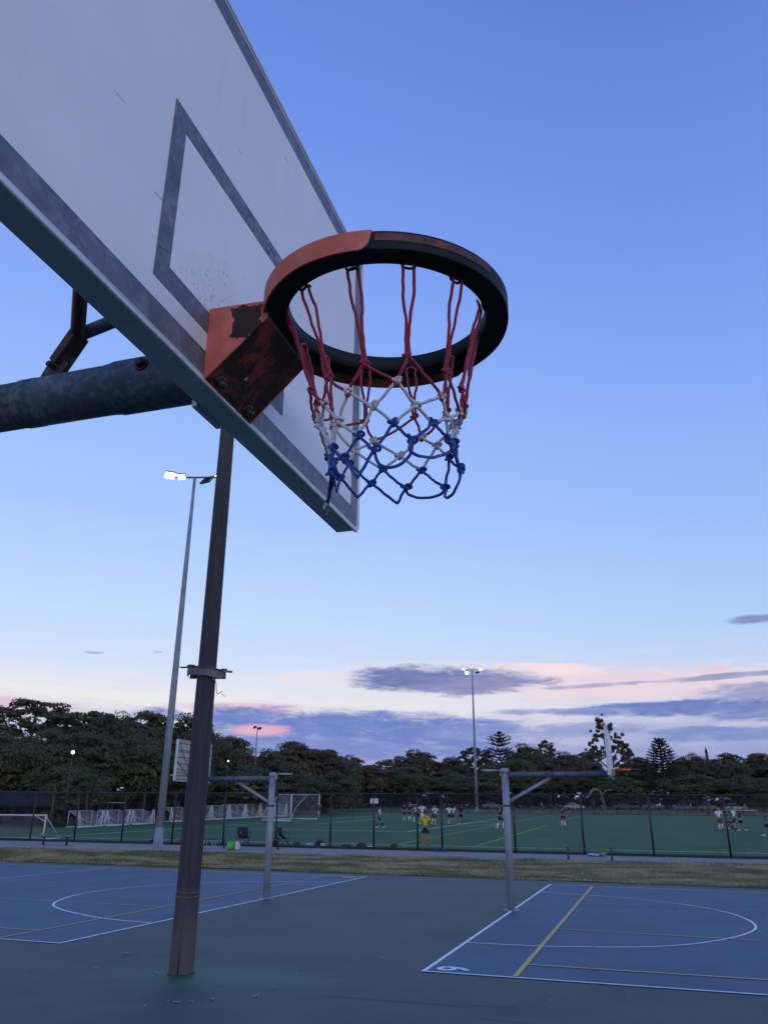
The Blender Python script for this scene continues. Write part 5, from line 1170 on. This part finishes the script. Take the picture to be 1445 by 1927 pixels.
person(-18.35, 80.6, 'player in white top behind the bending player with red boots', 1.74, 20, WH, NV, WH, WH, .1, arms='hips', group=PG)
person(-17.15, 80.4, 'player all in black right beside the bending player with red boots', 1.76, -30, BK, BK, BK, WH, .2, lean=.2, group=PG)
t = person(-11.9, 71.9, 'player in black bib with yellow trim and bare arms left of the right hoop pole', 1.80, 150, BK, BK, WH, WH, .26, arms='wide', group=PG)
b = MB(); b.box((0, .12, 1.33), (.16, .012, .07)); b.box((.0, -.115, 1.33), (.2, .012, .05)); b.build('yellow_trim', cloth(YE), t)
person(-7.37, 79.8, 'lone player in black facing us right of the right hoop pole, ball at feet', 1.80, 170, BK, BK, WH, WH, .04, arms='chest', group=PG)
person(5.65, 73.9, 'person in white shirt and grey shorts carrying something orange, left of the right-hand group', 1.80, 5, WH, (.09, .08, .10), WH, BK, .14, hairm=M_hair2, group=PG)
person(6.0, 77.6, 'person with red top mostly hidden behind the fence post in the right-hand group', 1.84, 170, RD, BK, WH, BK, .1, group=PG)
person(6.95, 79.0, 'person sitting on the turf in dark blue top in the right-hand group', 1.72, 150, NV, NV, None, WH, sit=True, arms='fwd', group=PG)
person(7.1, 77.3, 'player in white top and black shorts standing in the right-hand group', 1.78, 60, WH, BK, None, BK, .1, arms='hips', group=PG)
person(7.35, 74.9, 'player in dark red top with white shoes at the right of the right-hand group', 1.66, -100, (.05, .012, .02), BK, None, WH, .28, arms='fwd', hairm=M_hair2, group=PG)
person(8.05, 65.0, 'person in navy cut by the right edge of the view', 1.66, 80, (.03, .04, .075), NV, None, WH, .24, group=PG)
person(-34.7, 87.4, 'person in dark top and pale shorts standing inside the big goal', 1.62, 100, (.03, .03, .06), (.40, .42, .50), BK, BK, .04, arms='down', group=PG)
for x, y, c, lb in [(8.6, 176, WH, 'tiny far person in white near the parked cars'), (17.0, 163, YE, 'tiny far person in yellow on the grass at the right'), (-19.5, 168, WH, 'tiny far person in white trousers behind the right hoop pole'), (12.2, 178, BK, 'tiny far dark figure near the parked cars')]:
    person(x, y, lb, 1.75, 90, c, BK, None, BK, .15)
b = MB(); b.lathe([(0, .28), (.05, .27), (.055, 0), (0, 0)], 8); o = b.build('drink_bottle', cloth((.75, .15, .05))); o.location = (5.25, 73.9, terr(5.25, 73.9) + .62); o.rotation_euler = (.4, .6, 0); tag(o, 'orange bottle in the left hand of the person in white shirt at the right', 'bottle')

# ------------------------------------------------------------------ parked cars, far road
M_tyre = mat('tyre', (.02, .02, .02), rough=.9); M_glass = mat('car_glass', (.02, .025, .035), rough=.1, spec=.6)
def car(x, y, rz, c, label, s=1.0):
    t = thing('parked_car', label, 'car', (x, y, terr(x, y)), rz, 'cars parked under the far trees'); M_c = mat('car_paint', c, rough=.3, spec=.5)
    b = MB(); body = [(-2.15, .32), (-2.2, .75), (-1.95, .95), (-1.35, 1.0), (1.0, 1.0), (1.95, .84), (2.15, .62), (2.15, .32)]; b.prism(body, -.85, .85, 'Y'); b.build('body', M_c, t, bevel=.06)
    b = MB(); b.prism([(-1.7, 1.0), (-1.25, 1.42), (.25, 1.45), (1.0, 1.0)], -.72, .72, 'Y'); cb = b.build('cabin', M_glass, t, bevel=.05)
    b = MB(); b.box((-.5, 0, 1.455), (1.45, 1.3, .03)); b.build('roof', M_c, cb, bevel=.01)
    for sx_ in (-1.35, 1.35):
        for sy_ in (-1, 1): b = MB(); b.lathe([(0, -.11), (.31, -.11), (.33, -.06), (.33, .06), (.31, .11), (0, .11)], 14, (sx_, sy_ * .76, .33), axis='Y'); b.build('wheel', M_tyre, t)
    for sy_ in (-1, 1): b = MB(); b.box((2.13, sy_ * .6, .68), (.05, .3, .14)); b.build('headlight', M_alu, t)
for x, y, rz, c, lb in [(-14.6, 186, .2, (.30, .31, .33), 'silver parked car under the arching branch behind the right hoop'),
                        (-4.4, 197, .1, (.04, .05, .07), 'dark parked car left of the dark right pine foot'), (1.5, 195, .0, (.11, .10, .11), 'dull grey parked car just right of the dark right pine'),
                        (8.0, 190, -.1, (.12, .125, .13), 'grey parked car left of the white far person'), (12.6, 187, -.1, (.14, .14, .14), 'pale grey parked car right of the white far person'),
                        (17.4, 184, -.1, (.30, .31, .33), 'whitish parked car near the right of the far road'), (-33.0, 190, .2, (.12, .12, .16), 'dim parked car behind the middle of the turf field')]:
    car(x, y, rz, c, lb)

# ------------------------------------------------------------------ trees
def leafmat(name, a_, b_, c_):
    m = bpy.data.materials.new(name); m.use_nodes = True; t = m.node_tree; b = t.nodes['Principled BSDF']; b.inputs['Roughness'].default_value = .75; b.inputs['Specular IOR Level'].default_value = .2
    tcn = t.nodes.new('ShaderNodeTexCoord'); oi = t.nodes.new('ShaderNodeObjectInfo')
    f = SM(t, NOISE(t, tcn.outputs['Object'], .55, 4, .65), .36, .64); col = MIX(t, f, (*a_, 1), (*b_, 1))
    col = MIX(t, M(t, 'MULTIPLY', oi.outputs['Random'], .7), col, (*c_, 1))
    f2 = SM(t, NOISE(t, tcn.outputs['Object'], 6, 3, .7), .35, .7); col = MIX(t, M(t, 'MULTIPLY', f2, .2), col, (a_[0] * .5, a_[1] * .5, a_[2] * .5, 1))
    t.links.new(col, b.inputs['Base Color'])
    tr = t.nodes.new('ShaderNodeBsdfTranslucent'); t.links.new(col, tr.inputs['Color']); mx = t.nodes.new('ShaderNodeMixShader'); mx.inputs[0].default_value = .25
    t.links.new(b.outputs[0], mx.inputs[1]); t.links.new(tr.outputs[0], mx.inputs[2]); t.links.new(mx.outputs[0], t.nodes['Material Output'].inputs['Surface']); return m
L_fig = leafmat('fig_leaves', (.072, .096, .052), (.120, .142, .066), (.125, .115, .068))
L_dome = leafmat('dome_leaves', (.105, .092, .060), (.150, .138, .075), (.125, .095, .070))
L_bush = leafmat('light_leaves', (.080, .115, .052), (.135, .168, .072), (.105, .125, .066))
L_pine = leafmat('pine_leaves', (.045, .066, .044), (.065, .092, .055), (.042, .060, .045))
M_bark = mat('bark', (.085, .070, .058), (.055, .048, .042), 3, .9, bump=.5, bscale=10, bdist=.03); M_pbark = mat('pale_bark', (.24, .21, .18), (.15, .13, .12), 1.5, .85)
def leaves(centers, radii, n_per, size, seed, flat=.6, shell=.55):
    r = np.random.default_rng(seed); V_ = []; 
    C = np.repeat(np.array(centers), n_per, 0); R = np.repeat(np.array(radii), n_per, 0); N_ = len(C)
    d = r.normal(size=(N_, 3)); d /= np.linalg.norm(d, axis=1)[:, None]; d[:, 2] = np.where(d[:, 2] < -.25, -d[:, 2], d[:, 2])
    k = r.uniform(shell, 1.05, N_) ** .7; P = C + d * R * k[:, None]
    nrm = d * np.array([1, 1, .8]) + r.normal(scale=.42, size=(N_, 3)) + np.array([0, 0, .25]); nrm /= np.linalg.norm(nrm, axis=1)[:, None]
    u = np.cross(nrm, r.normal(size=(N_, 3))); u /= np.linalg.norm(u, axis=1)[:, None]; v = np.cross(nrm, u)
    s_ = (size * r.uniform(.55, 1.3, N_))[:, None]
    Q = np.stack([P - u * s_, P - v * s_ * .55 + nrm * s_ * .1, P + u * s_, P + v * s_ * .55 + nrm * s_ * .1], 1).reshape(-1, 3)
    return Q
def quads_mesh(name, Q, m):
    n = len(Q); me = bpy.data.meshes.new(name); me.vertices.add(n); me.vertices.foreach_set('co', Q.astype('f').ravel()); me.loops.add(n); me.loops.foreach_set('vertex_index', np.arange(n, dtype='i'))
    me.polygons.add(n // 4); me.polygons.foreach_set('loop_start', np.arange(0, n, 4, dtype='i')); me.update(calc_edges=True); me.materials.append(m); return me
def crown_mesh(kind, seed):
    """unit tree: height 1, width 1; crown from about .2 to 1"""
    r = np.random.default_rng(seed); C = []; R = []
    if kind in ('fig', 'dome', 'bush', 'airy'):
        nc = {'fig': 110, 'dome': 100, 'bush': 74, 'airy': 120}[kind]; zc_, hz = {'fig': (.52, .47), 'dome': (.50, .48), 'bush': (.44, .53), 'airy': (.60, .40)}[kind]
        for i in range(nc):
            d = r.normal(size=3); d /= np.linalg.norm(d); d[2] = abs(d[2]) * (1 if r.random() < .72 else -.9)
            k = r.uniform(.66, .95) if r.random() < .8 else r.uniform(.2, .6); lump_ = 1 + .16 * math.sin(3 * math.atan2(d[1], d[0]) + seed) + .08 * math.sin(5 * math.atan2(d[1], d[0]) - seed)
            rad = r.choice([r.uniform(.05, .09), r.uniform(.09, .17)]) if kind != 'airy' else r.uniform(.045, .08)
            C.append((d[0] * .42 * k * lump_, d[1] * .42 * k * lump_, zc_ + d[2] * hz * k * .88)); R.append((rad, rad, rad * (.55 if kind != 'bush' else .75)))
        q = leaves(C, R, {'fig': 200, 'dome': 200, 'bush': 220, 'airy': 100}[kind], .0135 if kind != 'airy' else .013, seed)
        # dark inner mass so the crown is not see-through
        if kind != 'airy': q = np.concatenate([q, leaves([(0, 0, zc_ - .03)], [(.34, .34, hz * .72)], 1500, .035, seed + 5, shell=.5)])
        return q
    if kind == 'pine':      # tiers of rising boughs
        for ti in range(22):
            z = .12 + .86 * (ti / 21) ** .92; L = .5 * (1 - (z - .12) / .90) ** .85 + .03; nb_ = 9 if ti < 17 else 6
            for b_ in range(nb_):
                a_ = 2 * PI * b_ / nb_ + ti * .7 + r.uniform(-.1, .1)
                for s_ in np.linspace(.15, 1, 9): C.append((math.cos(a_) * L * s_, math.sin(a_) * L * s_, z + .055 * s_ ** 1.5 - .012 * s_)); R.append((.020 + .008 * L, .020 + .008 * L, .009))
        return leaves(C, R, 11, .012, seed)
    if kind == 'slimpine':
        for ti, z in enumerate([.985, .965, .93, .89, .885, .85, .845, .80, .795, .72, .715, .68, .675, .63, .60, .56, .52, .47, .42, .36, .30]):
            L = [.05, .10, .22, .10, .42, .38, .50, .34, .42, .46, .52, .5, .56, .5, .58, .5, .6, .5, .6, .5, .55][ti]
            for b_ in range(7):
                a_ = 2 * PI * b_ / 7 + ti * .5
                for s_ in np.linspace(.12, 1, 10): C.append((math.cos(a_) * L * s_, math.sin(a_) * L * s_, z + .055 * s_ ** 1.4 * (L / .5))); R.append((.028, .028, .0065))
        return leaves(C, R, 11, .013, seed)
    if kind == 'euc':
        for cx_, cy_, cz_, n_, sp_ in [(-.12, 0, .93, 10, .09), (.08, .05, .88, 8, .07), (-.2, .1, .80, 8, .07), (-.02, -.1, .77, 10, .09), (-.33, 0, .62, 13, .10), (-.18, .1, .60, 8, .07), (.02, .0, .62, 10, .08), (.22, .0, .72, 13, .10), (.38, .05, .62, 12, .09), (.30, -.1, .54, 9, .08), (.12, .1, .50, 8, .08), (.47, 0, .58, 5, .05)]:
            for _ in range(n_ * 2): d = r.normal(size=3) * np.array([1, 1, .7]) * sp_ * .62; q_ = r.uniform(.022, .055); C.append((cx_ + d[0], cy_ + d[1], cz_ + d[2])); R.append((q_, q_, q_ * .7))
        return leaves(C, R, 90, .0135, seed, shell=.1)
    if kind == 'cyp':
        for z in np.linspace(.05, 1, 30): w_ = .45 * (1 - z) ** .4 * min(1, z * 6) + .05; C.append((0, 0, z)); R.append((w_, w_, .03))
        return leaves(C, R, 40, .05, seed)
trunkcache = {}
def trunk_mesh(kind, seed):
    r = random.Random(seed); b = MB(); 
    if kind in ('pine', 'slimpine', 'cyp'): b.tube([(0, 0, -.02), (0, 0, .5), (0, 0, 1.0)], [.022, .014, .003], 8); return b
    if kind == 'euc':
        b.tube([(0, 0, -.03), (.01, 0, .3), (-.02, 0, .55), (-.06, 0, .75), (-.1, 0, .92)], [.032, .024, .017, .010, .004], 8)
        for P in ([(.0, 0, .38), (.14, 0, .55), (.24, 0, .70)], [(.06, 0, .44), (.25, 0, .52), (.4, 0, .60)], [(0, 0, .42), (-.18, 0, .52), (-.32, 0, .62)], [(-.03, 0, .6), (.05, .03, .75), (.08, .05, .86)]): b.tube(P, [.014, .009, .004], 6)
        return b
    fork = .16 if kind != 'airy' else .25
    b.tube([(0, 0, -.03), (r.uniform(-.01, .01), 0, fork * .6), (0, 0, fork)], [.040, .030, .028], 9)
    for k in range(6 if kind != 'airy' else 8):
        a_ = 2 * PI * k / 6 + r.uniform(-.3, .3); l_ = r.uniform(.25, .36); top = r.uniform(.55, .85)
        b.tube([(0, 0, fork * .8), (math.cos(a_) * l_ * .4, math.sin(a_) * l_ * .4, fork + (top - fork) * .4), (math.cos(a_) * l_ * .8, math.sin(a_) * l_ * .8, fork + (top - fork) * .75), (math.cos(a_) * l_, math.sin(a_) * l_, top)], [.020, .014, .009, .003], 6)
    return b
meshes = {}
def get_tree(kind, variant):
    key = (kind, variant)
    if key not in meshes:
        mt = {'fig': L_fig, 'airy': L_fig, 'dome': L_dome, 'bush': L_bush, 'pine': L_pine, 'slimpine': L_pine, 'euc': L_fig, 'cyp': L_pine}[kind]
        cm_ = quads_mesh('crown', crown_mesh(kind, 11 + variant * 17 + len(kind)), mt)
        tb = trunk_mesh(kind, variant); me = bpy.data.meshes.new('trunk'); me.from_pydata(tb.v, [], tb.f); me.polygons.foreach_set('use_smooth', tb.sm); me.materials.append(M_pbark if kind == 'euc' else M_bark)
        meshes[key] = (cm_, me)
    return meshes[key]
def tree(x, y, z, H, Wd, kind, label, variant=0, rz=0.0, name='tree'):
    t = thing(name, label, 'tree', (x, y, z - .1), rz, 'trees around the park'); cmh, tm = get_tree(kind, variant)
    for nm, me in (('crown', cmh), ('trunk', tm)):
        o = bpy.data.objects.new(nm, me); COL.objects.link(o); o.parent = t; o.scale = (Wd, Wd, H)
    return t
for i, (x, y, z, H, Wd, kind, lb) in enumerate(TREES):
    k = (1.62 if x < -45 and y < 100 else 1.38) if kind != 'airy' else (1.75 if x < -45 else 1.5)
    nmm = {'fig': 'fig_tree', 'dome': 'domed_tree', 'bush': 'bushy_tree', 'airy': 'open_tree'}[kind]
    tree(x, y, z, H * 1.02, Wd * k, kind, lb, i % 3, i * 2.1, nmm)
tree(-38.6, 237.7, 5.1, 20.6, 7.6, 'slimpine', 'slender pine with tiered branches standing above the far trees, right of the middle floodlight', 0, .2, 'pine_tree')
tree(5.2, 221.2, 4.2, 16.6, 16.5, 'pine', 'broad dark pine with a spiky top above the far trees at the right', 0, .5, 'pine_tree')
tree(-8.8, 249.1, 4.95, 24.9, 14.0, 'euc', 'tall open gum tree rising behind the right backboard', 0, -HEAD * PI / 180 * -1, 'gum_tree')
tree(19.3, 265.3, 4.9, 16.7, 2.1, 'cyp', 'thin pointed cypress above the tree line at the right', 0, 0, 'cypress_tree')
tree(-11.4, 202.0, 4.0, 9.1, 11.0, 'airy', 'sprawling pale-branched tree whose bough arches over the silver car', 1, 1.0, 'open_tree')
b = MB(); b.tube(spline([(0, 0, -.2), (-.5, 0, 1.7), (-1.2, 0, 3.6), (-2.6, 0, 4.4), (-4.4, 0, 4.1), (-5.8, 0, 3.0), (-6.9, 0, 2.4)], 4), .26, 7); b.tube([(-1.0, 0, 3.2), (1.2, 0, 4.3), (3.2, 0, 4.4)], .14, 6); b.tube([(-1.2, 0, 3.6), (-1.3, .2, 5.2)], .18, 6)
pt = [o for o in bpy.data.objects if o.get('label', '').startswith('sprawling pale')][0]; o = b.build('bough', M_pbark, pt); o.location = (.1, -3.0, -.1); o.scale = (1.0, 1, 1.0)
# dark wood behind everything, and slim trunks in the shade at the left
def wood(name, label, pts, top, seed, size=.5, dens=60):
    r = np.random.default_rng(seed); C = []; R = []
    for i in range(len(pts) - 1):
        a_, b_ = np.array(pts[i]), np.array(pts[i + 1]); L = np.linalg.norm(b_ - a_)
        for _ in range(int(L * 7)):
            p = a_ + (b_ - a_) * r.random(); h = top[i] + (top[i + 1] - top[i]) * r.random(); z0_ = terr(p[0], p[1]); rr = r.uniform(1.1, 2.0)
            C.append((p[0], p[1] + r.uniform(-1.5, 1.5), z0_ + (r.uniform(.0, 1.6) if _ % 3 == 0 else r.uniform(.4, h)))); R.append((rr, rr, rr * .8))
    o = bpy.data.objects.new(name, quads_mesh(name, leaves(C, R, dens, size, seed), L_fig)); COL.objects.link(o); return tag(o, label, 'wood', kind='stuff')
wood('woodland', 'dark wood filling the shade behind the trees', [(-110, 80), (-66, 92), (-60, 118), (-64, 160), (-72, 250), (-30, 276), (30, 276), (100, 250)], [8, 8, 7.5, 8, 9, 10, 10, 10], 5)
b = MB(); b.tube([(0, 0, -.2), (.1, 0, 1.4), (.05, .1, 3.4)], [.11, .09, .07], 7); me = None
tl = [(-47.0, 58.5), (-48.2, 61.5), (-50.5, 60.0), (-45.8, 62.0), (-46.8, 66.0), (-49.0, 69.5), (-46.4, 70.8), (-47.6, 74.5), (-48.6, 79.0), (-47.2, 83.5), (-49.2, 88.0), (-47.9, 92.5), (-50.0, 97.5), (-49.0, 103.5), (-55.5, 60.5), (-44.9, 60.2)]
tn = ['slim bare trunk in the shade left of the near small goals', 'slim bare trunk in the shade behind the near row of small goals', 'slim bare trunk in the shade behind the far row of small goals']
for i, (x, y) in enumerate(tl):
    if me is None: o = b.build('slim_tree', M_bark); me = o.data
    else: o = bpy.data.objects.new('slim_tree', me); COL.objects.link(o)
    o.location = (x, y, terr(x, y)); o.rotation_euler = (random.uniform(-.09, .09), random.uniform(-.09, .09), i); s_ = random.uniform(.8, 1.4); o.scale = (s_, s_, 1)
    g_ = 0 if x < -47 and y < 62.5 or y < 62 else 1 if y < 73 else 2
    tag(o, tn[g_], 'tree', tn[g_].replace('slim bare trunk', 'slim bare trunks'))
